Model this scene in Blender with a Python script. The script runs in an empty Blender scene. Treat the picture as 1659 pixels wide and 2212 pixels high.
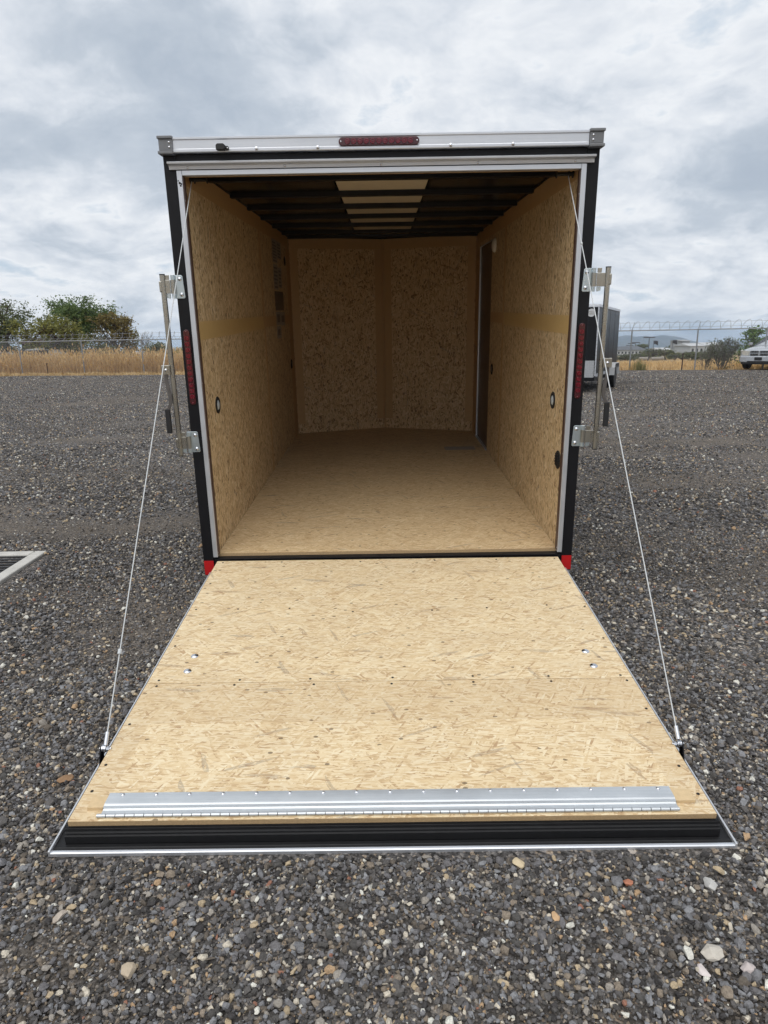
import bpy, bmesh, math, random
import numpy as np
from mathutils import Matrix, Vector, Euler, noise as mnoise

random.seed(7)
RNG = np.random.default_rng(11)
S = bpy.context.scene
COL = S.collection

# ------------------------------------------------------------------ camera
TAU = 0.0478                      # the trailer stands nose-up on its jack
PIV = Vector((0, -2.030, -0.0120))  # lip of the ramp, resting on the gravel
ROOT_M = Matrix.Translation((0, -2.030, 0.010)) @ Matrix.Rotation(TAU, 4, 'X') @ Matrix.Translation(-PIV)
cam_d = bpy.data.cameras.new('camera')
cam = bpy.data.objects.new('camera', cam_d)
COL.objects.link(cam)
S.camera = cam
cam_d.sensor_fit = 'VERTICAL'
cam_d.sensor_height = 24.0
cam_d.lens = 1449.3 / 2212 * 24.0
cam_d.clip_start = 0.05
cam_d.clip_end = 30000
cam.matrix_world = (Matrix.Translation(ROOT_M @ Vector((-0.0013, -3.633, 1.5305)))
                    @ Matrix.Rotation(0.0039, 4, 'Z')
                    @ Matrix.Rotation(math.pi / 2 - (0.2965 - TAU), 4, 'X')
                    @ Matrix.Rotation(-0.0166, 4, 'Z'))

# ------------------------------------------------------------------ sky, sun, exposure
SUN_EL, SUN_AZ = math.radians(58), math.radians(200)   # azimuth clockwise from +Y
W = bpy.data.worlds.new('World')
S.world = W
W.use_nodes = True


class NT:
    """small node-tree helper"""
    def __init__(self, tree):
        self.t = tree
        self.n = tree.nodes
        self.l = tree.links
        self.n.clear()

    def node(self, typ, **kw):
        nd = self.n.new(typ)
        for k, v in kw.items():
            if k.startswith('i_'):
                key = k[2:]
                key = int(key) if key.isdigit() else key
                sock = nd.inputs[key]
                if hasattr(v, 'is_linked') or isinstance(v, bpy.types.NodeSocket):
                    self.l.new(v, sock)
                else:
                    sock.default_value = v
            else:
                setattr(nd, k, v)
        return nd

    def math(self, op, a, b=0.5, c=0.5, clamp=False):
        nd = self.n.new('ShaderNodeMath')
        nd.operation = op
        nd.use_clamp = clamp
        for i, v in enumerate((a, b, c)):
            if i >= len(nd.inputs):
                break
            if isinstance(v, bpy.types.NodeSocket):
                self.l.new(v, nd.inputs[i])
            else:
                nd.inputs[i].default_value = v
        return nd.outputs[0]

    def vmath(self, op, a, b=(0, 0, 0)):
        nd = self.n.new('ShaderNodeVectorMath')
        nd.operation = op
        for i, v in enumerate((a, b)):
            if isinstance(v, bpy.types.NodeSocket):
                self.l.new(v, nd.inputs[i])
            else:
                nd.inputs[i].default_value = v
        return nd.outputs[0]

    def mix(self, f, a, b, typ='MIX'):
        nd = self.n.new('ShaderNodeMix')
        nd.data_type = 'RGBA'
        nd.blend_type = typ
        for k, v in ((0, f), (6, a), (7, b)):
            if isinstance(v, bpy.types.NodeSocket):
                self.l.new(v, nd.inputs[k])
            else:
                nd.inputs[k].default_value = v if k == 0 or len(v) == 4 else (*v, 1)
        return nd.outputs[2]

    def ramp(self, f, stops, interp='LINEAR'):
        nd = self.n.new('ShaderNodeValToRGB')
        cr = nd.color_ramp
        cr.interpolation = interp
        while len(cr.elements) > 1:
            cr.elements.remove(cr.elements[-1])
        for i, (p, c) in enumerate(stops):
            if isinstance(c, (int, float)):
                c = (c, c, c)
            e = cr.elements[0] if i == 0 else cr.elements.new(p)
            e.position = p
            e.color = (*c, 1) if len(c) == 3 else c
        self.l.new(f, nd.inputs[0])
        return nd.outputs[0]

    def noise(self, vec, scale, detail=4, rough=.55, dim='3D', dist=0.0):
        nd = self.n.new('ShaderNodeTexNoise')
        nd.noise_dimensions = dim
        if vec is not None:
            self.l.new(vec, nd.inputs['Vector'])
        nd.inputs['Scale'].default_value = scale
        nd.inputs['Detail'].default_value = detail
        nd.inputs['Roughness'].default_value = rough
        nd.inputs['Distortion'].default_value = dist
        return nd.outputs[0]

    def voro(self, vec, scale=1.0, feature='F1', dim='2D', metric='EUCLIDEAN', rnd=1.0):
        nd = self.n.new('ShaderNodeTexVoronoi')
        nd.voronoi_dimensions = dim
        nd.feature = feature
        nd.distance = metric
        self.l.new(vec, nd.inputs['Vector'])
        nd.inputs['Scale'].default_value = scale
        nd.inputs['Randomness'].default_value = rnd
        return nd


w = NT(W.node_tree)
sky = w.node('ShaderNodeTexSky', sky_type='NISHITA', sun_disc=False)
sky.sun_elevation = SUN_EL
sky.sun_rotation = SUN_AZ
sky.air_density = 1.2
sky.dust_density = 2.0
tc = w.node('ShaderNodeTexCoord')
sep = w.node('ShaderNodeSeparateXYZ')
w.l.new(tc.outputs['Generated'], sep.inputs[0])
zc = w.math('MAXIMUM', sep.outputs[2], 0.0)
den = w.math('ADD', zc, 0.30)
cu = w.math('DIVIDE', sep.outputs[0], den)
cv = w.math('DIVIDE', sep.outputs[1], den)
cvec = w.node('ShaderNodeCombineXYZ', i_0=cu, i_1=cv, i_2=0.0).outputs[0]
cvec = w.vmath('ADD', cvec, (11.4, 6.9, 0.0))
warp = w.node('ShaderNodeTexNoise', i_Scale=1.5, i_Detail=4.0)
w.l.new(cvec, warp.inputs['Vector'])
wv = w.vmath('MULTIPLY', w.vmath('SUBTRACT', warp.outputs['Color'], (.5, .5, .5)), (.34, .34, 0))
cw = w.vmath('ADD', cvec, wv)
big = w.noise(cw, 1.25, 6, .55)
mid = w.noise(cw, 3.6, 8, .62)
billow = w.math('ADD', w.math('MULTIPLY', big, .60), w.math('MULTIPLY', mid, .40))
cover = w.ramp(billow, [(.36, 0.0), (.455, 1.0)])
tone = w.ramp(billow, [(.40, (.66, .70, .765)), (.455, (.86, .875, .90)), (.51, (.69, .725, .78)), (.56, (.53, .58, .65)), (.63, (.43, .485, .565)), (.74, (.38, .435, .52))])
skyc = w.mix(1.0, sky.outputs[0], (.062, .062, .062), 'MULTIPLY')
skyc = w.mix(.80, skyc, (.52, .66, .80))
cover = w.math('MULTIPLY', cover, .90)
allc = w.mix(cover, skyc, tone)
bg = w.node('ShaderNodeBackground', i_Color=allc, i_Strength=0.76)
out = w.node('ShaderNodeOutputWorld')
w.l.new(bg.outputs[0], out.inputs[0])

sun_d = bpy.data.lights.new('sun', 'SUN')
sun_d.energy = 1.5
sun_d.angle = math.radians(70)
sun_d.color = (1.0, .965, .91)
sun = bpy.data.objects.new('sun', sun_d)
COL.objects.link(sun)
sv = Vector((math.sin(SUN_AZ) * math.cos(SUN_EL), math.cos(SUN_AZ) * math.cos(SUN_EL), math.sin(SUN_EL)))
sun.rotation_euler = sv.to_track_quat('Z', 'Y').to_euler()
sun.location = (0, -5, 30)

S.view_settings.view_transform = 'Standard'
S.view_settings.look = 'None'
S.view_settings.gamma = 1.0
S.view_settings.use_curve_mapping = False
S.view_settings.exposure = 0.5
S.render.engine = 'CYCLES'
S.cycles.use_denoising = True
S.cycles.max_bounces = 10
S.cycles.diffuse_bounces = 5
S.cycles.use_adaptive_sampling = True
S.cycles.adaptive_threshold = 0.02
S.cycles.transparent_max_bounces = 16
S.cycles.volume_bounces = 1


# ------------------------------------------------------------------ helpers
def mat(name):
    m = bpy.data.materials.new(name)
    m.use_nodes = True
    nt = NT(m.node_tree)
    bs = nt.node('ShaderNodeBsdfPrincipled')
    o = nt.node('ShaderNodeOutputMaterial')
    nt.l.new(bs.outputs[0], o.inputs[0])
    return m, nt, bs


def bump(nt, bs, h, strength=.3, dist=.01):
    b = nt.node('ShaderNodeBump', i_Strength=strength, i_Distance=dist)
    nt.l.new(h, b.inputs['Height'])
    nt.l.new(b.outputs[0], bs.inputs['Normal'])


def objco(nt):
    return nt.node('ShaderNodeTexCoord').outputs['Object']


def simple(name, col, rough=.5, metal=0.0, var=.12, vscale=12, bmp=0.0, bscale=200, spec=.5, coat=0.0):
    """base colour with soft mottling and roughness variation"""
    m, nt, bs = mat(name)
    co = objco(nt)
    n = nt.noise(co, vscale, 5, .6)
    f = nt.math('MULTIPLY_ADD', nt.math('SUBTRACT', n, .5), var * 2.6, 1.0)
    c = nt.vmath('MULTIPLY', nt.node('ShaderNodeCombineXYZ', i_0=f, i_1=f, i_2=f).outputs[0], col)
    nt.l.new(c, bs.inputs['Base Color'])
    r = nt.math('MULTIPLY_ADD', nt.math('SUBTRACT', nt.noise(co, vscale * 3.1, 4, .6), .5), .35 * rough + .05, rough, clamp=True)
    nt.l.new(r, bs.inputs['Roughness'])
    bs.inputs['Metallic'].default_value = metal
    bs.inputs['Specular IOR Level'].default_value = spec
    bs.inputs['Coat Weight'].default_value = coat
    if bmp:
        bump(nt, bs, nt.noise(co, bscale, 4, .6), bmp, .002)
    return m


class MB:
    def __init__(self):
        self.v, self.f = [], []

    def add(self, vs, fs):
        o = len(self.v)
        self.v += [tuple(p) for p in vs]
        self.f += [tuple(i + o for i in q) for q in fs]
        return self

    def box(self, x0, x1, y0, y1, z0, z1, M=None):
        vs = [Vector((x, y, z)) for z in (z0, z1) for y in (y0, y1) for x in (x0, x1)]
        if M is not None:
            vs = [M @ p for p in vs]
        return self.add(vs, [(0, 2, 3, 1), (4, 5, 7, 6), (0, 1, 5, 4), (2, 6, 7, 3), (0, 4, 6, 2), (1, 3, 7, 5)])

    def prism(self, prof, axis, a, b, M=None):
        """extrude a closed 2D profile along an axis; profile in the two remaining axes (in xyz order)"""
        n = len(prof)
        def mk(p, t):
            q = {'x': (t, p[0], p[1]), 'y': (p[0], t, p[1]), 'z': (p[0], p[1], t)}[axis]
            return M @ Vector(q) if M is not None else Vector(q)
        vs = [mk(p, a) for p in prof] + [mk(p, b) for p in prof]
        fs = [tuple(range(n))[::-1], tuple(range(n, 2 * n))]
        fs += [(i, (i + 1) % n, n + (i + 1) % n, n + i) for i in range(n)]
        return self.add(vs, fs)

    def tube(self, p0, p1, r0, r1=None, n=8, caps=True):
        r1 = r0 if r1 is None else r1
        p0, p1 = Vector(p0), Vector(p1)
        d = (p1 - p0)
        if d.length < 1e-9:
            return self
        q = d.to_track_quat('Z', 'Y')
        vs = []
        for p, r in ((p0, r0), (p1, r1)):
            for i in range(n):
                a = 2 * math.pi * i / n
                vs.append(p + q @ Vector((r * math.cos(a), r * math.sin(a), 0)))
        fs = [(i, (i + 1) % n, n + (i + 1) % n, n + i) for i in range(n)]
        if caps:
            fs += [tuple(range(n))[::-1], tuple(range(n, 2 * n))]
        return self.add(vs, fs)

    def path(self, pts, r, n=6):
        pts = [Vector(p) for p in pts]
        rs = r if isinstance(r, (list, tuple)) else [r] * len(pts)
        vs, fs = [], []
        for i, p in enumerate(pts):
            d = pts[min(i + 1, len(pts) - 1)] - pts[max(i - 1, 0)]
            q = d.to_track_quat('Z', 'Y')
            for k in range(n):
                a = 2 * math.pi * k / n
                vs.append(p + q @ Vector((rs[i] * math.cos(a), rs[i] * math.sin(a), 0)))
        for i in range(len(pts) - 1):
            for k in range(n):
                fs.append((i * n + k, i * n + (k + 1) % n, (i + 1) * n + (k + 1) % n, (i + 1) * n + k))
        fs += [tuple(range(n))[::-1], tuple(range((len(pts) - 1) * n, len(pts) * n))]
        return self.add(vs, fs)

    def lathe(self, prof, origin, axis, n=16):
        """prof: (radius, height) pairs along the axis from origin"""
        o = Vector(origin)
        q = Vector(axis).to_track_quat('Z', 'Y')
        vs, fs = [], []
        for r, h in prof:
            for k in range(n):
                a = 2 * math.pi * k / n
                vs.append(o + q @ Vector((r * math.cos(a), r * math.sin(a), h)))
        for i in range(len(prof) - 1):
            for k in range(n):
                fs.append((i * n + k, i * n + (k + 1) % n, (i + 1) * n + (k + 1) % n, (i + 1) * n + k))
        fs += [tuple(range(n))[::-1], tuple(range((len(prof) - 1) * n, len(prof) * n))]
        return self.add(vs, fs)

    def mesh(self, name, m=None, smooth=None):
        me = bpy.data.meshes.new(name)
        me.from_pydata(self.v, [], self.f)
        if m:
            me.materials.append(m)
        if smooth is not None:
            me.shade_smooth()
            if smooth < 3:
                me.set_sharp_from_angle(angle=smooth)
        me.update()
        return me

    def build(self, name, m, parent=None, bevel=0.0, smooth=None, **props):
        return obj(name, self.mesh(name, m, smooth), parent, bevel, **props)


def obj(name, me, parent=None, bevel=0.0, loc=None, rot=None, **props):
    o = bpy.data.objects.new(name, me)
    COL.objects.link(o)
    if parent is not None:
        o.parent = parent
    if loc is not None:
        o.location = loc
    if rot is not None:
        o.rotation_euler = rot
    if bevel:
        b = o.modifiers.new('edge', 'BEVEL')
        b.width = bevel
        b.segments = 2
        b.limit_method = 'ANGLE'
        b.angle_limit = math.radians(40)
        b.harden_normals = False
    for k, v in props.items():
        o[k] = v
    return o


def thing(name, label, cat, M=None, group=None):
    o = bpy.data.objects.new(name, None)
    o.empty_display_size = .2
    COL.objects.link(o)
    if M is not None:
        o.matrix_world = M
    o['label'] = label
    o['category'] = cat
    if group:
        o['group'] = group
    return o


def tag(o, label, cat, group=None):
    o['label'] = label
    o['category'] = cat
    if group:
        o['group'] = group
    return o


# ------------------------------------------------------------------ materials
def osb_mat(name, u, v, stops, rough=.62, seed=0.0, fleck=.5, spread=1.0, dirt=.25, size=1.0, bmp=.25, asp=1.0, pale_rect=None):
    """oriented strand board: layered elongated cells, long way along axis u"""
    m, nt, bs = mat(name)
    co = objco(nt)
    sp = nt.node('ShaderNodeSeparateXYZ')
    nt.l.new(co, sp.inputs[0])
    ix = {'x': 0, 'y': 1, 'z': 2}
    uv = nt.node('ShaderNodeCombineXYZ', i_0=sp.outputs[ix[u]], i_1=sp.outputs[ix[v]], i_2=0.0).outputs[0]
    uv = nt.vmath('ADD', uv, (seed * 3.71, seed * 1.93, 0))
    wn = nt.node('ShaderNodeTexNoise', i_Scale=7.0, i_Detail=3.0)
    nt.l.new(uv, wn.inputs['Vector'])
    uv = nt.vmath('ADD', uv, nt.vmath('MULTIPLY', nt.vmath('SUBTRACT', wn.outputs['Color'], (.5, .5, .5)), (.010, .010, 0)))
    val = None
    layers = [(0, .050 * asp, .0075, 0), (.30, .055 * asp, .0070, .45), (-.34, .048 * asp, .0068, .5), (.80 * spread, .055 * asp, .0080, .70), (-.95 * spread, .050 * asp, .0078, .72), (.05, .030 * asp, .0042, .60)]
    for i, (ang, L, Wd, thr) in enumerate(layers):
        r = nt.node('ShaderNodeVectorRotate', rotation_type='Z_AXIS', i_Angle=ang)
        nt.l.new(uv, r.inputs['Vector'])
        sc = nt.vmath('MULTIPLY', r.outputs[0], (1 / (L * size), 1 / (Wd * size), 1))
        sc = nt.vmath('ADD', sc, (i * 13.7, i * 7.3, 0))
        vo = nt.voro(sc)
        c = nt.node('ShaderNodeSeparateColor')
        nt.l.new(vo.outputs['Color'], c.inputs[0])
        gr = nt.noise(nt.vmath('MULTIPLY', sc, (.5, 2.4, 1)), 1.0, 2, .6, '2D')
        x = nt.math('MULTIPLY_ADD', nt.math('SUBTRACT', gr, .5), .55, c.outputs[0])
        if val is None:
            val = x
        else:
            k = nt.math('GREATER_THAN', c.outputs[1], thr)
            mx = nt.node('ShaderNodeMix', data_type='FLOAT')
            nt.l.new(k, mx.inputs[0])
            nt.l.new(val, mx.inputs[2])
            nt.l.new(x, mx.inputs[3])
            val = mx.outputs[0]
    col = nt.ramp(val, stops)
    # broad tone drift, dust and small dark knots / glue specks
    broad = nt.noise(nt.vmath('MULTIPLY', uv, (1.0, 2.0, 1)), 3.2, 6, .62, '2D')
    col = nt.mix(nt.math('MULTIPLY', nt.math('SUBTRACT', broad, .38, clamp=True), dirt), col, (.36, .25, .155))
    sv_ = nt.vmath('MULTIPLY', uv, (40 / size, 64 / size, 1))
    vs = nt.voro(sv_)
    cs = nt.node('ShaderNodeSeparateColor')
    nt.l.new(vs.outputs['Color'], cs.inputs[0])
    speck = nt.math('MULTIPLY', nt.math('GREATER_THAN', cs.outputs[0], 1 - .045 * fleck), nt.math('LESS_THAN', vs.outputs['Distance'], .34))
    col = nt.mix(nt.math('MULTIPLY', speck, .72), col, (.085, .052, .028))
    # a few long weathered grey strands
    for ga, gs, gt in ((.12, (9, 52, 1), .990), (1.15, (11, 60, 1), .993), (-.4, (8, 70, 1), .991)):
        rg = nt.node('ShaderNodeVectorRotate', rotation_type='Z_AXIS', i_Angle=ga)
        nt.l.new(uv, rg.inputs['Vector'])
        vg = nt.voro(nt.vmath('MULTIPLY', rg.outputs[0], gs))
        cg = nt.node('ShaderNodeSeparateColor')
        nt.l.new(vg.outputs['Color'], cg.inputs[0])
        gk = nt.math('MULTIPLY', nt.math('GREATER_THAN', cg.outputs[0], gt), nt.math('GREATER_THAN', nt.noise(nt.vmath('MULTIPLY', rg.outputs[0], (30, 160, 1)), 1.0, 3, .7, '2D'), .42))
        col = nt.mix(nt.math('MULTIPLY', gk, .38), col, nt.mix(cg.outputs[2], (.22, .20, .18), (.20, .105, .06)))
    if pale_rect:
        # paler rectangle where the flap used to lie folded, duller wood around it
        rx, ry = pale_rect
        ax = nt.math('ABSOLUTE', sp.outputs[0])
        ins = nt.math('MULTIPLY', nt.math('LESS_THAN', ax, rx), nt.math('LESS_THAN', sp.outputs[1], ry))
        col = nt.mix(nt.math('MULTIPLY', nt.math('SUBTRACT', 1.0, ins), .20), col, (.40, .27, .15))
    nt.l.new(col, bs.inputs['Base Color'])
    bs.inputs['Roughness'].default_value = rough
    bs.inputs['Specular IOR Level'].default_value = .3
    bump(nt, bs, val, bmp, .0012)
    return m


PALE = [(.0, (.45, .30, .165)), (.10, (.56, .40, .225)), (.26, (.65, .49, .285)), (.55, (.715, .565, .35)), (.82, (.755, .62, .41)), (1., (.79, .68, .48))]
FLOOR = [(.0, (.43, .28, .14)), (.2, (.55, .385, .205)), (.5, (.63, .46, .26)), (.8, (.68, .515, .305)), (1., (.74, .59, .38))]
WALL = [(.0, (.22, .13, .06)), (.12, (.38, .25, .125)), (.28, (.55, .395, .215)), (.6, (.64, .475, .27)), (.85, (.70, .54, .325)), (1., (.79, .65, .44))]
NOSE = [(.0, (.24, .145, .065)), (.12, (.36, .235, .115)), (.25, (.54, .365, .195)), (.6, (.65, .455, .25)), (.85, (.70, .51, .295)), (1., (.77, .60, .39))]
M_RAMP_A = osb_mat('ramp_strand_board', 'x', 'y', PALE, seed=1.0, fleck=.28, dirt=.5)
M_RAMP_B = osb_mat('ramp_strand_board_lip', 'x', 'y', PALE, seed=5.3, fleck=.25, dirt=.4, spread=1.15, pale_rect=(.885, -1.483))
M_FLOOR = osb_mat('floor_strand_board', 'x', 'y', FLOOR, seed=2.2, fleck=.35, dirt=.5)
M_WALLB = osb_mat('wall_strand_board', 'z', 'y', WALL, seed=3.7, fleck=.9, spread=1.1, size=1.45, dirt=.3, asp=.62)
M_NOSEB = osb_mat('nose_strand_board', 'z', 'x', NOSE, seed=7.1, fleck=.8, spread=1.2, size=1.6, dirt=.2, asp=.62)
M_EDGE = simple('board_cut_edge', (.40, .275, .145), .8, var=.35, vscale=160, bmp=.5, bscale=300)
M_KRAFT = simple('smooth_tan_band', (.51, .325, .155), .6, var=.06, vscale=25)
M_STRIP = simple('strip_wood', (.60, .445, .255), .7, var=.15, vscale=60)
M_OCHRE = simple('smooth_ochre_band', (.58, .40, .17), .45, var=.05, vscale=18)
M_BLACK = simple('black_powder_coat', (.009, .009, .011), .42, var=.3, vscale=9, bmp=.05, bscale=500, spec=.22)
M_RUBBER = simple('black_rubber', (.011, .011, .012), .5, var=.3, vscale=30, spec=.3)
M_FILM = simple('black_ceiling_film', (.007, .0065, .0065), .22, var=.2, vscale=6, spec=.16)
M_CREAM = simple('ceiling_panel', (.62, .56, .44), .55, var=.08, vscale=14)
M_DOOR = simple('dark_brown_door', (.075, .040, .028), .42, var=.12, vscale=6)
M_RED = simple('red_reflective_tape', (.50, .012, .014), .3, var=.1, vscale=60)
M_DARKHOLE = simple('dark_hole', (.02, .016, .012), .8)
M_PLASTIC = simple('grey_cap_plastic', (.17, .175, .185), .5, var=.12, vscale=30, bmp=.05)
M_WHITE = simple('white_plastic', (.72, .70, .66), .45, var=.04)
M_PAPER = simple('printed_paper', (.36, .315, .27), .7, var=.10, vscale=40)
M_INK = simple('dark_print', (.17, .145, .125), .7, var=.2, vscale=60)
M_CABLE = simple('white_coated_cable', (.52, .54, .55), .4, var=.15, vscale=90)
M_GRIP = simple('black_grip', (.012, .012, .013), .6, var=.2)


def alu(name, col, rough, streak_axis, var=.18, metal=1.0):
    m, nt, bs = mat(name)
    co = objco(nt)
    s = {'x': (3, 160, 160), 'y': (160, 3, 160), 'z': (160, 160, 3)}[streak_axis]
    st = nt.noise(nt.vmath('MULTIPLY', co, s), 1.0, 3, .6)
    bl = nt.noise(co, 7, 5, .65)
    f = nt.math('ADD', nt.math('MULTIPLY_ADD', nt.math('SUBTRACT', st, .5), var, 1.0), nt.math('MULTIPLY', nt.math('SUBTRACT', bl, .5), var))
    nt.l.new(nt.vmath('MULTIPLY', nt.node('ShaderNodeCombineXYZ', i_0=f, i_1=f, i_2=f).outputs[0], col), bs.inputs['Base Color'])
    nt.l.new(nt.math('MULTIPLY_ADD', nt.math('SUBTRACT', bl, .5), .3, rough, clamp=True), bs.inputs['Roughness'])
    bs.inputs['Metallic'].default_value = metal
    bump(nt, bs, st, .06, .001)
    return m


M_ALU = alu('mill_aluminium', (.62, .64, .68), .42, 'x', .14, .75)
M_ALUZ = alu('mill_aluminium_upright', (.62, .64, .68), .42, 'z', .14, .75)
M_ALUY = alu('ramp_edge_aluminium', (.66, .67, .69), .34, 'y', .1, .6)
M_GALV = alu('galvanised_hinge', (.60, .625, .645), .42, 'x', .25, .72)
M_ZINC = alu('zinc_plate', (.58, .66, .70), .3, 'z', .25, .9)
M_ROD = alu('yellow_zinc_rod', (.42, .405, .36), .27, 'z', .3, .95)
M_BOLT = simple('zinc_bolt', (.66, .67, .70), .22, 1.0, var=.15, vscale=80)
M_STEEL = simple('dull_steel_arm', (.20, .19, .185), .36, .9, var=.2, vscale=40)


def lens_mat():
    m, nt, bs = mat('red_lens')
    co = objco(nt)
    n = nt.noise(co, 90, 3)
    nt.l.new(nt.ramp(n, [(.3, (.085, .003, .009)), (.7, (.18, .005, .019))]), bs.inputs['Base Color'])
    bs.inputs['Roughness'].default_value = .18
    bs.inputs['Coat Weight'].default_value = .6
    return m


M_LENS = lens_mat()
M_LENSDK = simple('dark_red_housing', (.055, .004, .008), .25, var=.2, coat=.5)
# ------------------------------------------------------------------ ground
FENCE_Y = lambda x: 30.55 - .197 * x


def lot_edge(x):
    """where the gravel ends and the dry grass starts"""
    return FENCE_Y(x) - (1.7 if x < -5 else max(.25, 1.7 - (x + 5) * .12)) + .35 * mnoise.noise((x * .35, 3.3, 0)) + .3 * mnoise.noise((x * 1.3, 7.3, 0))


DIRT_SPOTS = [(-.95, -2.40, .34, .16, 1), (-.62, -2.52, .2, .1, .8), (-2.15, .15, .9, .22, .9), (1.75, 1.0, 1.3, .3, .9), (2.6, 3.4, 2.5, .4, .8),
              (.35, -2.55, .30, .10, .6), (1.05, -2.2, .3, .25, .45), (-3.2, 4.2, 2.2, .5, .7), (3.4, 7.5, 4, .6, .6), (-5, 9, 4, .7, .6), (5.5, 14, 6, 1.0, .6)]


def dirt_at(x, y):
    d = mnoise.fractal((x * .32, y * .85, 1.7), .9, 2.1, 4)
    d = max(0.0, min(1.0, (d - .04) * 1.7))
    for cx, cy, rx, ry, a in DIRT_SPOTS:
        q = ((x - cx) / rx) ** 2 + ((y - cy) / ry) ** 2
        if q < 4:
            d = max(d, a * math.exp(-q) * (0.75 + .5 * mnoise.noise((x * 5, y * 5, 8))))
    return min(d, 1.0)


def ground_mat():
    m, nt, bs = mat('gravel_bed')
    co = objco(nt)
    at = nt.node('ShaderNodeAttribute', attribute_name='dirt')
    v = nt.voro(co, 62, dim='3D')
    v2 = nt.voro(co, 135, dim='3D')
    c = nt.node('ShaderNodeSeparateColor')
    nt.l.new(v.outputs['Color'], c.inputs[0])
    c2 = nt.node('ShaderNodeSeparateColor')
    nt.l.new(v2.outputs['Color'], c2.inputs[0])
    pal = [(0, (0.027, 0.025, 0.023)), (.3, (0.055, 0.050, 0.048)), (.55, (0.093, 0.088, 0.085)), (.74, (0.165, 0.154, 0.149)), (.86, (0.268, 0.244, 0.224)), (.93, (0.375, 0.289, 0.208)), (.975, (0.568, 0.503, 0.437))]
    a = nt.ramp(c.outputs[0], pal, 'CONSTANT')
    b = nt.ramp(c2.outputs[1], pal, 'CONSTANT')
    col = nt.mix(.45, a, b)
    ed = nt.math('MULTIPLY', nt.math('SUBTRACT', v.outputs['Distance'], .28, clamp=True), 1.5, clamp=True)
    dcol = nt.ramp(nt.noise(co, 34, 6, .7), [(.25, (.072, .058, .044)), (.5, (.135, .110, .084)), (.75, (.21, .175, .135))])
    f = nt.math('MULTIPLY', at.outputs['Fac'], nt.math('ADD', .35, nt.noise(co, 9, 5, .65)), clamp=True)
    col = nt.mix(f, col, nt.mix(.35, dcol, b))
    broad = nt.noise(nt.vmath('MULTIPLY', co, (.5, 1.3, 1)), .8, 8, .68)
    col = nt.mix(1.0, col, nt.ramp(broad, [(.3, .85), (.7, 1.3)]), 'MULTIPLY')
    nt.l.new(col, bs.inputs['Base Color'])
    bs.inputs['Roughness'].default_value = .8
    bs.inputs['Specular IOR Level'].default_value = .25
    h = nt.math('ADD', nt.math('MULTIPLY', v.outputs['Distance'], -1.0), nt.math('MULTIPLY', v2.outputs['Distance'], -.4))
    bump(nt, bs, h, .9, .012)
    return m


M_GROUND = ground_mat()
xs = np.concatenate([np.arange(-60, -9, 3.0), np.arange(-9, 9, .15), np.arange(9, 61, 3.0)])
vs, fs, dv = [], [], []
ts = np.concatenate([np.linspace(0, .5, 60)[:-1], np.linspace(.5, 1, 26)])
for t in ts:
    for x in xs:
        y1 = lot_edge(float(x))
        # rows: fine near the camera, stretching to the lot's edge
        y = -9 + (t / .5) * 17 if t <= .5 else 8 + (t - .5) / .5 * (y1 - 8)
        z = .004 + (.012 * mnoise.fractal((x * .55, y * .8, 5), 1, 2, 3) if not (-1.6 < x < 1.6 and -2.6 < y < 5) else 0.0)
        vs.append((float(x), float(y), z))
        dv.append(dirt_at(float(x), float(y)))
nx = len(xs)
for j in range(len(ts) - 1):
    for i in range(nx - 1):
        fs.append((j * nx + i, j * nx + i + 1, (j + 1) * nx + i + 1, (j + 1) * nx + i))
me = bpy.data.meshes.new('gravel_lot')
me.from_pydata(vs, [], fs)
me.attributes.new('dirt', 'FLOAT', 'POINT').data.foreach_set('value', dv)
me.materials.append(M_GROUND)
me.shade_smooth()
obj('gravel_lot', me, kind='structure')


def field_z(x, y):
    e = y - FENCE_Y(x) - 5
    return -.06 if e < 0 else -.06 - .021 * e


def field_mat():
    m, nt, bs = mat('dry_field')
    co = objco(nt)
    n = nt.noise(co, .9, 6, .65)
    n2 = nt.noise(co, 11, 5, .7)
    c = nt.ramp(nt.math('ADD', nt.math('MULTIPLY', n, .5), nt.math('MULTIPLY', n2, .5)), [(.3, (.20, .13, .062)), (.5, (.36, .25, .125)), (.7, (.50, .37, .20))])
    far = nt.ramp(nt.noise(co, .012, 5, .6), [(.4, (.30, .22, .12)), (.55, (.13, .125, .065)), (.7, (.22, .19, .11))])
    sp = nt.node('ShaderNodeSeparateXYZ')
    nt.l.new(co, sp.inputs[0])
    f = nt.math('MULTIPLY', nt.math('SUBTRACT', sp.outputs[1], 60), .006, clamp=True)
    nt.l.new(nt.mix(f, c, far), bs.inputs['Base Color'])
    bs.inputs['Roughness'].default_value = .9
    bump(nt, bs, n2, .7, .05)
    return m


M_FIELD = field_mat()
gx = [-7000, -3000, -1200, -500, -200, -100, -60, -40, -30, -20, -10, 0, 10, 20, 30, 40, 60, 100, 200, 500, 1200, 3000, 7000]
gy = [-400, -100, -30, 0, 20, 26, 30, 33, 36, 39, 42, 46, 52, 60, 80, 120, 200, 400, 800, 1600, 3200, 5200, 8200]
vs = [(x, y, (-.06 if y < 20 else field_z(max(-60, min(60, x)), y))) for y in gy for x in gx]
nx = len(gx)
fs = [(j * nx + i, j * nx + i + 1, (j + 1) * nx + i + 1, (j + 1) * nx + i) for j in range(len(gy) - 1) for i in range(nx - 1)]
mb = MB()
mb.add(vs, fs)
mb.build('ground', M_FIELD, kind='structure')

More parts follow.
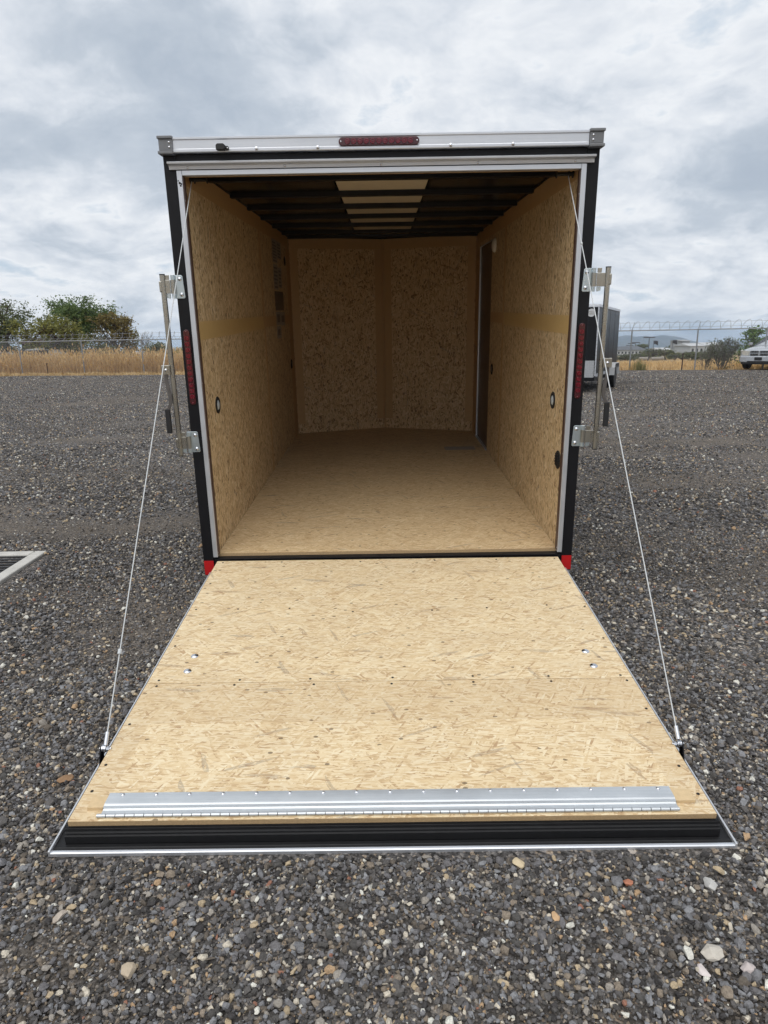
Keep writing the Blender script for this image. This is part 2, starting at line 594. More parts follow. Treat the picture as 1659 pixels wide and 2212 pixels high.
# ------------------------------------------------------------------ loose gravel on the lot
def stone_mat():
    m, nt, bs = mat('crushed_stone')
    oi = nt.node('ShaderNodeObjectInfo')
    co = objco(nt)
    rp = nt.ramp(oi.outputs['Random'], [(0, (0.053, 0.049, 0.048)), (.11, (0.085, 0.080, 0.075)), (.24, (0.121, 0.113, 0.108)), (.37, (0.156, 0.149, 0.152)), (.50, (0.196, 0.194, 0.201)), (.61, (0.238, 0.239, 0.248)),
                                        (.70, (0.132, 0.111, 0.090)), (.77, (0.316, 0.286, 0.249)), (.835, (0.250, 0.205, 0.159)), (.895, (0.452, 0.358, 0.236)), (.932, (0.588, 0.528, 0.430)), (.962, (0.452, 0.308, 0.184)), (.976, (0.700, 0.682, 0.609)), (.994, (0.309, 0.152, 0.104))], 'CONSTANT')
    n = nt.noise(nt.vmath('ADD', co, oi.outputs['Location']), 2.6, 5, .7)
    col = nt.mix(1.0, rp, nt.ramp(n, [(.28, .62), (.72, 1.38)]), 'MULTIPLY')
    nt.l.new(col, bs.inputs['Base Color'])
    bs.inputs['Roughness'].default_value = .74
    bs.inputs['Specular IOR Level'].default_value = .3
    bump(nt, bs, nt.noise(co, 7, 4, .7), .35, .08)
    return m


M_STONE = stone_mat()


def stone_mesh(seed, angular=True):
    r = random.Random(seed)
    bm = bmesh.new()
    sx, sy, sz = r.uniform(.8, 1.25), r.uniform(.62, 1.0), r.uniform(.42, .75)
    for _ in range(13 if angular else 30):
        p = Vector((r.gauss(0, 1), r.gauss(0, 1), r.gauss(0, 1))).normalized() * r.uniform(.82, 1.05)
        bm.verts.new((p.x * sx, p.y * sy, p.z * sz))
    g = bmesh.ops.convex_hull(bm, input=bm.verts)
    bmesh.ops.delete(bm, geom=list({e for e in g['geom_interior'] if isinstance(e, bmesh.types.BMVert)}), context='VERTS')
    me = bpy.data.meshes.new('stone')
    bm.to_mesh(me)
    bm.free()
    me.materials.append(M_STONE)
    if not angular:
        me.shade_smooth()
        me.set_sharp_from_angle(angle=.6)
    return me


stone_col = bpy.data.collections.new('stone_shapes')
for k in range(16):
    stone_col.objects.link(bpy.data.objects.new('stone_shape_%02d' % k, stone_mesh(100 + k, k % 4 != 0)))

CX, CY = 0.0, -3.70


def scatter(r0, r1, half, density, med, sig, lo, hi, lift):
    area = .5 * (r1 * r1 - r0 * r0) * 2 * half
    n = int(area * density)
    r = np.sqrt(RNG.uniform(r0 * r0, r1 * r1, n))
    a = RNG.uniform(-half, half, n)
    x, y = CX + r * np.sin(a), CY + r * np.cos(a)
    keep = ~((np.abs(x) < .93) & (y > -2.0))
    keep &= ~((y > .3) & (np.abs(x) < .12 * (y + 3.7)))
    keep &= ~((np.abs(x) < 1.03) & (y > -2.05) & (y < .2))
    # concrete inlet
    keep &= ~((x < -2.42) & (x > -4.1) & (y > -.06) & (y < .96))
    keep &= y < 30.2 - .197 * x - 1.4
    x, y = x[keep], y[keep]
    d = np.array([dirt_at(float(p), float(q)) for p, q in zip(x, y)])
    k2 = RNG.uniform(0, 1, len(x)) > d * .5
    x, y, d = x[k2], y[k2], d[k2]
    s = np.clip(np.exp(RNG.normal(math.log(med), sig, len(x))), lo, hi) * (1 - .35 * d) * .5
    z = s * RNG.uniform(.0, lift, len(x)) + .004
    return np.stack([x, y, z], 1), s


parts = [scatter(.75, 3.2, .95, 13000, .0108, .42, .0055, .026, .8),
         scatter(.75, 3.2, .95, 3900, .0172, .32, .011, .038, .95),
         scatter(3.2, 5.6, .80, 6200, .0140, .42, .008, .036, .85),
         scatter(5.6, 10.0, .70, 1900, .019, .38, .011, .045, .8),
         scatter(10.0, 19.0, .66, 820, .023, .35, .014, .05, .8),
         scatter(19.0, 34.0, .64, 300, .030, .30, .02, .055, .8),
         scatter(34.0, 41.0, .60, 190, .036, .30, .024, .06, .8)]
P3 = np.concatenate([p for p, s in parts])
SC = np.concatenate([s for p, s in parts])
NP = len(P3)
me = bpy.data.meshes.new('gravel')
me.vertices.add(NP)
me.vertices.foreach_set('co', P3.astype(np.float32).ravel())
scl = SC[:, None] * RNG.uniform(.8, 1.2, (NP, 3))
rot = np.stack([RNG.normal(0, .45, NP), RNG.normal(0, .45, NP), RNG.uniform(0, 6.283, NP)], 1)
me.attributes.new('scl', 'FLOAT_VECTOR', 'POINT').data.foreach_set('vector', scl.astype(np.float32).ravel())
me.attributes.new('rot', 'FLOAT_VECTOR', 'POINT').data.foreach_set('vector', rot.astype(np.float32).ravel())
me.attributes.new('idx', 'INT', 'POINT').data.foreach_set('value', RNG.integers(0, 16, NP).astype(np.int32))
gravel = obj('gravel', me, kind='stuff')
gravel['label'] = 'loose dark grey crushed gravel scattered over the lot'
gravel['category'] = 'gravel'
ng = bpy.data.node_groups.new('spread_stones', 'GeometryNodeTree')
ng.interface.new_socket('Geometry', in_out='INPUT', socket_type='NodeSocketGeometry')
ng.interface.new_socket('Geometry', in_out='OUTPUT', socket_type='NodeSocketGeometry')
gi, go = ng.nodes.new('NodeGroupInput'), ng.nodes.new('NodeGroupOutput')
iop = ng.nodes.new('GeometryNodeInstanceOnPoints')
ci = ng.nodes.new('GeometryNodeCollectionInfo')
ci.inputs['Collection'].default_value = stone_col
ci.inputs['Separate Children'].default_value = True
ci.inputs['Reset Children'].default_value = True


def named(nm, typ):
    nd = ng.nodes.new('GeometryNodeInputNamedAttribute')
    nd.data_type = typ
    nd.inputs['Name'].default_value = nm
    return next(o for o in nd.outputs if o.enabled and o.name == 'Attribute')


e2r = ng.nodes.new('FunctionNodeEulerToRotation')
ng.links.new(named('rot', 'FLOAT_VECTOR'), e2r.inputs[0])
ng.links.new(gi.outputs[0], iop.inputs['Points'])
ng.links.new(ci.outputs[0], iop.inputs['Instance'])
iop.inputs['Pick Instance'].default_value = True
ng.links.new(named('idx', 'INT'), iop.inputs['Instance Index'])
ng.links.new(e2r.outputs[0], iop.inputs['Rotation'])
ng.links.new(named('scl', 'FLOAT_VECTOR'), iop.inputs['Scale'])
ng.links.new(iop.outputs[0], go.inputs[0])
gravel.modifiers.new('stones', 'NODES').node_group = ng
# ------------------------------------------------------------------ the cargo trailer (all parts in the trailer's own frame)
T = thing('cargo_trailer', 'open black enclosed cargo trailer with its plywood ramp door lowered onto the gravel', 'trailer', ROOT_M)
HW, IW = 1.065, .982          # half width of the rear frame, of the inside
ZB, ZF, ZC = .05, .176, 2.237  # frame bottom, floor, ceiling
YW, YV = 3.894, 4.222          # where the V nose starts, its point


def dome_prof(r, h, n=4):
    return [(r, 0)] + [(r * math.cos(a), h * math.sin(a)) for a in [i * math.pi / 2 / n for i in range(1, n)]] + [(r * .05, h)]


# -- shell
for s in (-1, 1):
    MB().box(*sorted((s * (HW - .006), s * (HW - .002))), .062, YW, .10, 2.262).build('outer_skin', M_BLACK, T)
    n0, n1 = Vector((s * (HW - .003), YW, 0)), Vector((0, YV + .09, 0))
    m = MB()
    q = [(n0.x, n0.y), (n1.x, n1.y), (n1.x, n1.y - .006), (n0.x, n0.y - .006)]
    m.prism(q, 'z', .10, 2.262).build('nose_skin', M_BLACK, T)
m = MB()
m.prism([(-HW, 0.0), (HW, 0.0), (HW, YW), (0, YV + .10), (-HW, YW)], 'z', 2.315, 2.322)
m.build('roof', M_ALU, T)
m = MB()
m.prism([(-.99, .064), (.99, .064), (.99, YW - .01), (0, YV + .05), (-.99, YW - .01)], 'z', .10, .154)
m.build('floor_frame', M_BLACK, T)

# -- rear frame
for s in (-1, 1):
    MB().box(*sorted((s * 1.003, s * HW)), 0, .06, ZB, 2.256).build('rear_post', M_BLACK, T, bevel=.004)
    MB().box(*sorted((s * 1.0065, s * 1.062)), -.0035, -.0005, .057, .142).build('red_reflector', M_RED, T)
    MB().box(*sorted((s * .9768, s * 1.0025)), -.012, .030, .166, 2.184).build('door_jamb_trim', M_ALUZ, T, bevel=.002)
    MB().box(*sorted((s * .972, s * .9765)), .001, .031, .178, 2.158).build('jamb_seal', M_DOOR, T)
    for z in (.19, .74, 1.155, 1.65, 2.05):
        MB().lathe(dome_prof(.0045, .003), (s * .9765, .004, z), (-s, 0, 0), 8).build('jamb_screw', M_BOLT, T, smooth=1)
MB().box(-1.0025, 1.0025, .002, .058, 2.186, 2.256).build('rear_header_beam', M_BLACK, T)
MB().box(-.976, .976, -.012, .030, 2.161, 2.184).build('header_trim', M_ALU, T, bevel=.002)
MB().box(-.97, .97, .031, .070, 2.166, 2.182).build('header_jamb_board', M_KRAFT, T)
MB().box(-1.0025, 1.0025, .004, .060, ZB, .150).build('rear_sill', M_BLACK, T, bevel=.003)
MB().box(-.975, .975, -.012, .034, .1505, .1575).build('sill_plate', M_BLACK, T, bevel=.002)
# drip rail above the opening
m = MB()
m.prism([(-.002, 2.188), (-.002, 2.212), (-.040, 2.219), (-.044, 2.216), (-.043, 2.209), (-.014, 2.203), (-.012, 2.188)], 'x', -1.036, 1.037)
m.build('drip_rail', M_ALU, T, smooth=.6)
for x in (-.945, -.47, 0.0, .47, .945):
    MB().lathe(dome_prof(.0065, .004), (x, -.0125, 2.196), (0, -1, 0), 10).build('rail_screw', M_BOLT, T, smooth=1)
for x in (-.46, 0.0, .46):
    MB().lathe(dome_prof(.004, .003), (x, .008, 2.1605), (0, 0, -1), 8).build('header_screw', M_BOLT, T, smooth=1)
# roof cap: an extruded rail with lips
m = MB()
m.prism([(0, 2.258), (-.028, 2.258), (-.031, 2.262), (-.031, 2.272), (-.028, 2.276), (-.028, 2.312), (-.033, 2.316), (-.033, 2.323), (-.026, 2.327), (0, 2.328)], 'x', -1.002, 1.000)
m.build('roof_cap_rail', M_ALU, T, smooth=.5)
for x in (-.60, -.305, .335, .635):
    b = MB().lathe([(.0085, 0), (.0085, .001), (.008, .003), (.003, .0045), (.0005, .005)], (x, -.0315, 2.2705), (0, -1, 0), 12).build('cap_rivet', M_BOLT, T, smooth=.8)
for s in (-1, 1):
    m = MB()
    m.box(*sorted((s * 1.002, s * 1.069)), -.036, .055, 2.266, 2.318)
    m.box(*sorted((s * 1.000, s * 1.074)), -.043, .058, 2.318, 2.331)
    m.box(*sorted((s * 1.001, s * 1.075)), -.042, .058, 2.252, 2.266)
    c = m.build('corner_cap', M_PLASTIC, T, bevel=.003)
    for z in (2.282, 2.303):
        MB().lathe(dome_prof(.006, .004), (s * 1.018, -.036, z), (0, -1, 0), 10).build('screw', M_BOLT, c, smooth=1)
# small black reversing lamp on the cap rail
m = MB()
m.prism([(-.79, 2.262), (-.752, 2.262), (-.746, 2.269), (-.746, 2.283), (-.755, 2.290), (-.783, 2.290), (-.79, 2.283)], 'y', -.062, -.0335)
c = m.build('door_hook', M_GRIP, T, bevel=.003)
m = MB()
m.prism([(-.7455, 2.264), (-.737, 2.264), (-.732, 2.269), (-.732, 2.277), (-.737, 2.282), (-.7455, 2.282)], 'y', -.040, -.0335)
m.build('hook_tab', M_GRIP, c)
MB().lathe(dome_prof(.004, .003), (-.7385, -.040, 2.273), (0, -1, 0), 8).build('hook_screw', M_BOLT, c, smooth=1)


def capsule(L, r, n=8):
    pts = []
    for k in range(n + 1):
        a = -math.pi / 2 + math.pi * k / n
        pts.append((L / 2 - r + r * math.cos(a), r * math.sin(a)))
    for k in range(n + 1):
        a = math.pi / 2 + math.pi * k / n
        pts.append((-L / 2 + r + r * math.cos(a), r * math.sin(a)))
    return pts


def strip_light(name, L, hw, n, M, pitch, label=None, lens_r=.0125):
    """row of round red diodes on a slim housing; local x along, z across, -y out"""
    h = MB()
    h.prism([(a, b) for a, b in capsule(L, hw)], 'y', 0.0, -.009)
    o = h.build(name, M_LENSDK, T, bevel=.0025)
    o.matrix_local = M
    if label:
        o['label'] = label
    for i in range(n):
        x = (i - (n - 1) / 2) * pitch
        m = MB().lathe([(lens_r, 0), (lens_r, .003), (lens_r * .86, .0055), (lens_r * .62, .0055), (lens_r * .5, .0035), (lens_r * .25, .0035), (lens_r * .2, .0055), (.0004, .006)], (x, -.0088, 0), (0, -1, 0), 14)
        m.build('diode', M_LENS, o, smooth=.7)
    for sx in (-1, 1):
        MB().lathe(dome_prof(.0042, .003), (sx * (L / 2 - .011), -.009, 0), (0, -1, 0), 8).build('light_screw', M_BOLT if name == 'marker_light' else M_LENS, o, smooth=1)
    return o


strip_light('marker_light', .388, .0185, 11, Matrix.Translation((-.010, -.0285, 2.2925)), .0303, lens_r=.0135)
for s in (-1, 1):
    strip_light('tail_light', .392, .0165, 11, Matrix.Translation((s * 1.033, -.0005, 1.2385)) @ Matrix.Rotation(math.pi / 2, 4, 'Y'), .0304)

for s in (-1, 1):
    MB().box(*sorted((s * .974, s * 1.056)), .066, YW, ZC + .001, 2.314).build('roof_side_light_seal', M_BLACK, T)  # added to block sky light leaking between wall tops and roof
for dx, dz, r_ in ((0, 0, .006), (.008, -.004, .0045), (-.006, .010, .0035), (.004, -.012, .005)):
    MB().lathe(dome_prof(r_, .002, 3), (-.991 + dx, -.0121, 2.128 + dz), (0, -1, 0), 8).build('sealant_smear', M_RUBBER, T, smooth=1)
# -- floor, walls
floor_t = .020
m = MB()
m.box(-IW, IW, .034, 2.4385, ZF - floor_t, ZF)
m.build('floor_panel', M_FLOOR, T)
m = MB()
m.prism([(-IW, 2.4405), (IW, 2.4405), (IW, YW), (0, YV), (-IW, YW)], 'z', ZF - floor_t, ZF)
m.build('floor_panel', M_FLOOR, T)
MB().box(-IW + .002, IW - .002, .0325, .0338, ZF - floor_t + .001, ZF - .001).build('floor_board_edge', M_EDGE, T)


def wall_piece(s, y0, y1, z0, z1, m_=None, off=0.0, thick=.010, name='wall_panel', bevel=0.0):
    a, b = s * (IW - off), s * (IW - off + thick)
    return MB().box(min(a, b), max(a, b), y0, y1, z0, z1).build(name, m_ or M_WALLB, T, bevel=bevel)


for s in (-1, 1):
    z0 = ZF + .001
    wall_piece(s, .034, 2.100, z0, ZC)
    if s < 0:
        wall_piece(s, 2.104, YW - .002, z0, ZC)
    else:
        wall_piece(s, 2.104, 2.795, z0, ZC)
        wall_piece(s, 3.572, YW - .002, z0, ZC, M_KRAFT)
        wall_piece(s, 2.797, 3.570, 2.092, ZC)
    # smooth factory bands: along the top, at four feet, over the joint
    wall_piece(s, .036, YW - .004, 2.128, ZC - .001, M_KRAFT, .0012, .001, 'top_band')
    yb = YW - .004 if s < 0 else 2.79
    wall_piece(s, .036, 2.072, 1.376, 1.472, M_OCHRE, .0014, .0012, 'middle_band')
    wall_piece(s, 2.140, yb, 1.385, 1.472, M_KRAFT, .0014, .0012, 'middle_band')
    for (ya, yc) in ((2.072, 2.0995), (2.1045, 2.139)):
        wall_piece(s, ya, yc, z0, 2.126, M_KRAFT, .0010, .0009, 'joint_band')
    if s < 0:
        wall_piece(s, 3.62, YW - .004, z0, 2.126, M_KRAFT, .0008, .0007, 'corner_band')
MB().box(-IW - .02, -IW - .0105, .06, YW, .18, ZC).build('wall_backing', M_DARKHOLE, T)
MB().box(IW + .0355, IW + .045, .06, YW, .18, ZC).build('wall_backing', M_DARKHOLE, T)

# side door on the right, seen from inside
d = MB().box(IW + .012, IW + .030, 2.803, 3.562, .196, 2.084).build('side_door', M_DOOR, T)
MB().box(IW - .004, IW + .010, 3.5605, 3.5715, .190, 2.088).build('door_light_leak_strip', M_ALUZ, d)  # pale metal strip stands in for daylight leaking past the door edge
MB().box(IW - .003, IW + .011, 2.797, 3.5600, 2.086, 2.0915).build('door_head_strip', M_ALU, d)
MB().box(IW - .012, IW + .011, 2.80, 3.5600, .1775, .190).build('door_threshold', M_ALU, d)
for z in (.45, 1.16, 1.87):
    MB().tube((IW + .004, 3.566, z - .03), (IW + .004, 3.566, z + .03), .006).build('door_hinge', M_STEEL, d)
for z in (.95, 1.30):
    MB().lathe(dome_prof(.006, .004), (IW + .0118, 2.84, z), (-1, 0, 0), 8).build('door_rivet', M_BOLT, d, smooth=1)


# V nose: boards with a dark, coarse strand pattern between smooth bands
def nose_piece(s, t0, t1, z0, z1, m_, off, thick, name):
    """t runs from the outer corner (0) to the point of the nose (1)"""
    A, B = Vector((s * IW, YW, 0)), Vector((0, YV, 0))
    dr = B - A
    n = Vector((-dr.y, dr.x, 0)).normalized()
    if n.y > 0:
        n = -n
    p, q = A + dr * t0, A + dr * t1
    prof = [p + n * off, q + n * off, q + n * (off - thick), p + n * (off - thick)]
    return MB().prism([(v.x, v.y) for v in prof], 'z', z0, z1).build(name, m_, T)


for s in (-1, 1):
    z0 = ZF + .001
    nose_piece(s, .0, .999, z0, ZC, M_NOSEB, 0, .012, 'nose_panel')
    nose_piece(s, .004, .996, 2.133, ZC - .001, M_KRAFT, .0014, .0012, 'top_band')
    nose_piece(s, .004, .083, .285, 2.131, M_KRAFT, .0014, .0012, 'corner_band')
    nose_piece(s, .908, .996, .285, 2.131, M_KRAFT, .0014, .0012, 'centre_band')
    nose_piece(s, .012, .990, z0, .283, M_NOSEB, .011, .0105, 'kick_board')
    # ragged edge of the factory print beside the bands
MB().tube((0, YV - .012, ZF + .002), (0, YV - .012, ZC), .010, n=10).build('nose_corner_bead', M_KRAFT, T)

# -- ceiling: pale panel down the middle, black film over both sides, black roof bows
ZP = ZC + .014
BOWS = [.545, 1.125, 1.690, 2.255, 2.840, 3.420, 3.83]


def half_at(y):
    return IW if y < YW else IW * max(0.02, (YV - y) / (YV - YW))


edges = [.07] + BOWS
for i in range(len(edges) - 1):
    y0, y1 = edges[i] + (.024 if i else 0), edges[i + 1] - .024
    m = MB()
    rows = 5
    for k in range(rows):
        f = k / (rows - 1)
        y = y0 + (y1 - y0) * f
        z = ZP - .006 * math.sin(math.pi * f)
        m.v += [(-.272, y, z), (.275, y, z), (.275, y, z + .004), (-.272, y, z + .004)]
    for k in range(rows - 1):
        a = k * 4
        m.f += [(a, a + 1, a + 5, a + 4), (a + 2, a + 3, a + 7, a + 6), (a + 1, a + 2, a + 6, a + 5), (a + 3, a, a + 4, a + 7)]
    m.f += [(3, 2, 1, 0), (rows * 4 - 4, rows * 4 - 3, rows * 4 - 2, rows * 4 - 1)]
    m.build('ceiling_panel', M_CREAM, T, smooth=.8)
    for s in (-1, 1):
        # slack film: sags and wrinkles across the bay
        NXf, NYf = 22, 9
        vs_, fs_ = [], []
        for j in range(NYf):
            for k in range(NXf):
                fx, fy = k / (NXf - 1), j / (NYf - 1)
                x = s * (.282 + (IW - .284) * fx)
                y = edges[i] + .021 + (edges[i + 1] - edges[i] - .042) * fy
                sag = math.sin(math.pi * fy) * (.006 + .009 * abs(mnoise.noise((fx * 2.5 + i * 3.1 + s * 9, fy * 1.2, i * 1.7))))
                wr = .004 * mnoise.noise((fx * 1.3 + s * 5, fy * 4.5 + fx * 1.5, i * 2.3 + 4))
                vs_.append((x, y, ZP - .003 - sag + wr * math.sin(math.pi * fy)))
        for j in range(NYf - 1):
            for k in range(NXf - 1):
                q = (j * NXf + k, j * NXf + k + 1, (j + 1) * NXf + k + 1, (j + 1) * NXf + k)
                fs_.append(q if s < 0 else q[::-1])
        mm = MB()
        mm.add(vs_, fs_)
        o = mm.build('ceiling_film', M_FILM, T, smooth=3.2)
        sd = o.modifiers.new('thickness', 'SOLIDIFY')
        sd.thickness = .002
for y in BOWS:
    h = half_at(y) - .002
    MB().prism([(y - .040, ZP + .002), (y - .030, ZP - .002), (y - .026, ZP - .032), (y + .026, ZP - .032), (y + .030, ZP - .002), (y + .040, ZP + .002)], 'x', -h, h).build('roof_bow', M_BLACK, T, bevel=.002)
m = MB()
m.prism([(-IW, 3.85), (IW, 3.85), (IW, YW), (0, YV), (-IW, YW)], 'z', ZP + .003, ZP + .006).build('nose_ceiling', M_FILM, T)
MB().prism([(-IW - .03, .07), (IW + .03, .07), (IW + .03, YW), (0, YV + .03), (-IW - .03, YW)], 'z', ZP + .010, ZP + .014).build('roof_lining', M_FILM, T)


# -- fittings on the walls
def wall_disc(s, y, z, rz, rim, core, name, glow=None):
    """recessed oval ring lamp / tie-down: rim and glossy core"""
    mrim = MB().lathe([(rz, 0), (rz, .004), (rz * .9, .008), (rz * .72, .008), (rz * .66, .003), (.001, .003)], (s * IW, y, z), (-s, 0, 0), 22)
    o = mrim.build(name, rim, T, smooth=.7)
    MB().lathe(dome_prof(rz * .6, .009, 5), (s * (IW - .003), y, z), (-s, 0, 0), 18).build('clear_lens', core, o, smooth=2)
    return o


M_CHROME = simple('clear_lamp', (.60, .66, .68), .14, .25, var=.5, vscale=40)
wall_disc(-1, .311, .997, .049, M_GRIP, M_CHROME, 'tie_down_ring')
wall_disc(-1, 3.60, .972, .049, M_GRIP, M_STEEL, 'tie_down_ring')
wall_disc(1, .305, .994, .049, M_GRIP, M_CHROME, 'tie_down_ring')
wall_disc(1, 2.604, .972, .049, M_GRIP, M_STEEL, 'tie_down_ring')
m = MB().lathe([(.052, 0), (.052, .006), (.046, .008), (.001, .008)], (IW, .112, .682), (-1, 0, 0), 24)
v = m.build('side_vent', M_GRIP, T, smooth=.7)
for k in range(5):
    z = .682 - .03 + k * .015
    hw_ = math.sqrt(max(.0, .043 ** 2 - (z - .682) ** 2))
    MB().box(IW - .0125, IW - .008, .112 - hw_, .112 + hw_, z - .003, z + .003).build('louvre', M_GRIP, v)
m = MB().lathe([(.045, 0), (.045, .004), (.04, .006), (.001, .006)], (-IW, 3.507, 1.985), (1, 0, 0), 20)
m.build('wire_port', M_GRIP, T, smooth=.7)
m = MB().lathe([(.060, 0), (.060, .010), (.052, .022), (.03, .028), (.001, .029)], (IW, 2.628, 2.030), (-1, 0, 0), 24)
m.build('dome_lamp', M_WHITE, T, smooth=.9)


# -- cables with their spools
def cable(s, top, anchor, beads):
    top, anchor = Vector(top), Vector(anchor)
    d = (anchor - top)
    o = MB().tube(top, anchor - d.normalized() * .05, .0024, n=8).build('support_cable', M_CABLE, T, smooth=1)
    MB().tube(anchor - d.normalized() * .058, anchor - d.normalized() * .014, .0070, n=10).build('crimp_sleeve', M_ALUZ, o, smooth=.8)
    for t, L, r in beads:
        p = top + d * t
        MB().tube(p, p + d.normalized() * L, r, n=8).build('clip', M_CABLE, o, smooth=.8)
    # black spool behind the header
    y, z = top.y, top.z + .004
    x0 = s * .972
    sp_ = MB().tube((x0, y, z), (x0 - s * .085, y, z), .010, n=12)
    so = sp_.build('cable_spool', M_GRIP, o, smooth=.8)
    for xx in (x0 - s * .002, x0 - s * .022, x0 - s * .085):
        MB().tube((xx, y, z), (xx - s * .004, y, z), .019, n=14).build('spool_flange', M_GRIP, o, smooth=.6)


cable(-1, (-.962, .110, 2.158), (-.993, -1.643, .076), [(.872, .018, .008)])
cable(1, (.944, .110, 2.154), (.995, -1.655, .076), [(.165, .012, .0055)])


# -- door bars with their keepers, swung out of the way on both sides
def lock_bar(s, xr):
    o = MB().tube((xr, -.024, .768), (xr, -.024, 1.708), .0135, n=16).build('lock_bar', M_ROD, T, smooth=.8)
    for zc_ in (.770, 1.706):
        MB().tube((xr, -.024, zc_ - .0025), (xr, -.024, zc_ + .0025), .0141, n=16).build('end_plug', M_GRIP, o, smooth=.8)
    for zm in (.840, 1.646):
        h = .057
        m = MB()
        # plate screwed to the post, slightly tapered
        xa, xb = s * 1.019, s * 1.068
        pr = [(xa, zm - h + .006), (xa + s * .006, zm - h), (xb, zm - h), (xb, zm + h), (xa + s * .012, zm + h), (xa + s * .006, zm + h - .006)]
        m.prism(pr, 'y', -.0045, -.0005)
        p = m.build('hinge_plate', M_ZINC, o, bevel=.0012)
        for k, zz in enumerate((zm - h + .019, zm + h - .019)):
            MB().lathe(dome_prof(.0105, .008), (s * (1.037 + .003 * k), -.0045, zz), (0, -1, 0), 14).build('plate_bolt', M_BOLT, o, smooth=1)
        # knuckles above and below, strap between them reaching the bar
        for za, zb2 in ((zm - h, zm - .034), (zm + .034, zm + h)):
            MB().tube((s * 1.074, -.010, za), (s * 1.074, -.010, zb2), .0105, n=14).build('knuckle', M_ZINC, o, smooth=.8)
            c0 = s * 1.090
            prf = [(c0, za + .002), (c0 + s * .004, za), (c0 + s * .020, za + (.004 if za < zm else 0)), (c0 + s * .022, zb2), (c0, zb2)]
            MB().prism(prf, 'y', -.020, -.014).build('cam_tab', M_ROD if za > zm else M_ZINC, o, bevel=.001)
        x1 = xr - s * .006
        m = MB()
        m.box(*sorted((s * 1.086, x1)), -.026, -.021, zm - .033, zm + .033)
        m.build('bar_strap', M_ROD, o, bevel=.0015)
        MB().tube((s * 1.075, -.014, zm - .033), (s * 1.075, -.014, zm + .033), .0125, n=14).build('strap_barrel', M_ROD, o, smooth=.8)
        m = MB()
        m.box(*sorted((xr + s * .002, xr + s * .0165)), -.040, -.022, zm - .026, zm + .028)
        m.build('weld_sleeve', M_ROD, o, bevel=.004)
    # hasp clamp and swinging handle
    xo = xr + s * .026
    m = MB()
    m.box(*sorted((xr + s * .004, xr + s * .050)), -.046, -.040, 1.208, 1.256)
    m.box(*sorted((xr + s * .044, xr + s * .050)), -.040, -.010, 1.208, 1.256)
    m.build('handle_clamp', M_ROD, o, bevel=.002)
    MB().lathe(dome_prof(.0085, .006), (xo, -.046, 1.232), (0, -1, 0), 12).build('clamp_bolt', M_BOLT, o, smooth=1)
    xs_ = [(0.0, 1.215), (.004, 1.18), (-.004, 1.13), (-.010, 1.085), (-.006, 1.055), (.010, 1.022)]
    base = xr + s * .030
    m = MB()
    L_, R_ = [], []
    for dx, z in xs_:
        L_.append((base + s * dx - .0095, z))
        R_.append((base + s * dx + .0095, z))
    m.prism(L_ + R_[::-1], 'y', -.038, -.030)
    m.build('handle_arm', M_STEEL, o, bevel=.001)
    gx_ = base + s * .014
    MB().box(gx_ - .0135, gx_ + .0135, -.044, -.026, .896, 1.026).build('handle_grip', M_GRIP, o, bevel=.004)
    return o


lock_bar(-1, -1.122)
lock_bar(1, 1.142)

# -- ramp door: its own frame, x across, -y towards the lip, z out of the deck
R = MB().box(-.984, .984, -1.953, -.004, -.0655, -.0185).build('ramp_door', M_RUBBER, T)
R.location = (0, -.022, .1455)
R.rotation_euler = (.0444, .0022, 0)
MB().box(-.979, .979, -1.2232, 0, -.0180, 0).build('deck_panel', M_RAMP_A, R, bevel=.0015)
MB().box(-.979, .979, -1.948, -1.2270, -.0180, 0).build('deck_panel', M_RAMP_B, R, bevel=.0015)
MB().box(-.978, .978, -1.9495, -1.9482, -.0172, -.0008).build('deck_cut_edge', M_EDGE, R)
for s in (-1, 1):
    MB().box(*sorted((s * .985, s * 1.0145)), -1.990, -.03, -.0715, -.0655).build('side_seal', M_RUBBER, R)
    MB().box(*sorted((s * 1.0150, s * 1.0215)), -2.008, -.03, -.0745, -.0555).build('edge_trim', M_ALUY, R, bevel=.0015)
m = MB()
m.prism([(-1.954, -.0655), (-1.954, -.0195), (-1.958, -.0195), (-1.959, -.030), (-1.964, -.031), (-1.9645, -.038), (-1.969, -.039), (-1.970, -.0655)], 'x', -.986, .986)
m.build('lip_step', M_RUBBER, R, bevel=.001)
m = MB()
m.prism([(-1.9705, -.0715), (-1.9705, -.0655), (-1.982, -.0650), (-1.984, -.0635), (-1.986, -.0650), (-1.9965, -.0665), (-1.9965, -.0715)], 'x', -1.0145, 1.0145)
m.build('lip_seal', M_RUBBER, R, bevel=.0008)
m = MB()
m.prism([(-1.9970, -.0760), (-1.9970, -.0620), (-2.0040, -.0625), (-2.0075, -.0650), (-2.0085, -.0760)], 'x', -1.0220, 1.0220)
m.build('lip_trim', M_ALU, R, bevel=.0008)
MB().box(-1.013, 1.013, -1.995, -.03, -.0765, -.0718).build('outer_sheet', M_BLACK, R)
for x, y in ((-.839, -1.023), (-.838, -1.140), (.846, -1.024), (.848, -1.138)):
    MB().lathe([(.017, 0), (.017, .001), (.0145, .004), (.009, .0065), (.0005, .0075)], (x, y, 0), (0, 0, 1), 16).build('carriage_bolt', M_BOLT, R, smooth=1)
screw_me = MB().lathe([(.0052, 0), (.0052, .0012), (.003, .0007), (.0005, .0005)], (0, 0, 0), (0, 0, 1), 8).mesh('deck_screw', M_DARKHOLE)
rs = random.Random(3)
scr = []
for x in (-.93, -.61, -.315, .005, .335, .64, .94):
    for y in (-1.205, -1.246):
        scr.append((x + rs.uniform(-.012, .012), y + rs.uniform(-.004, .004)))
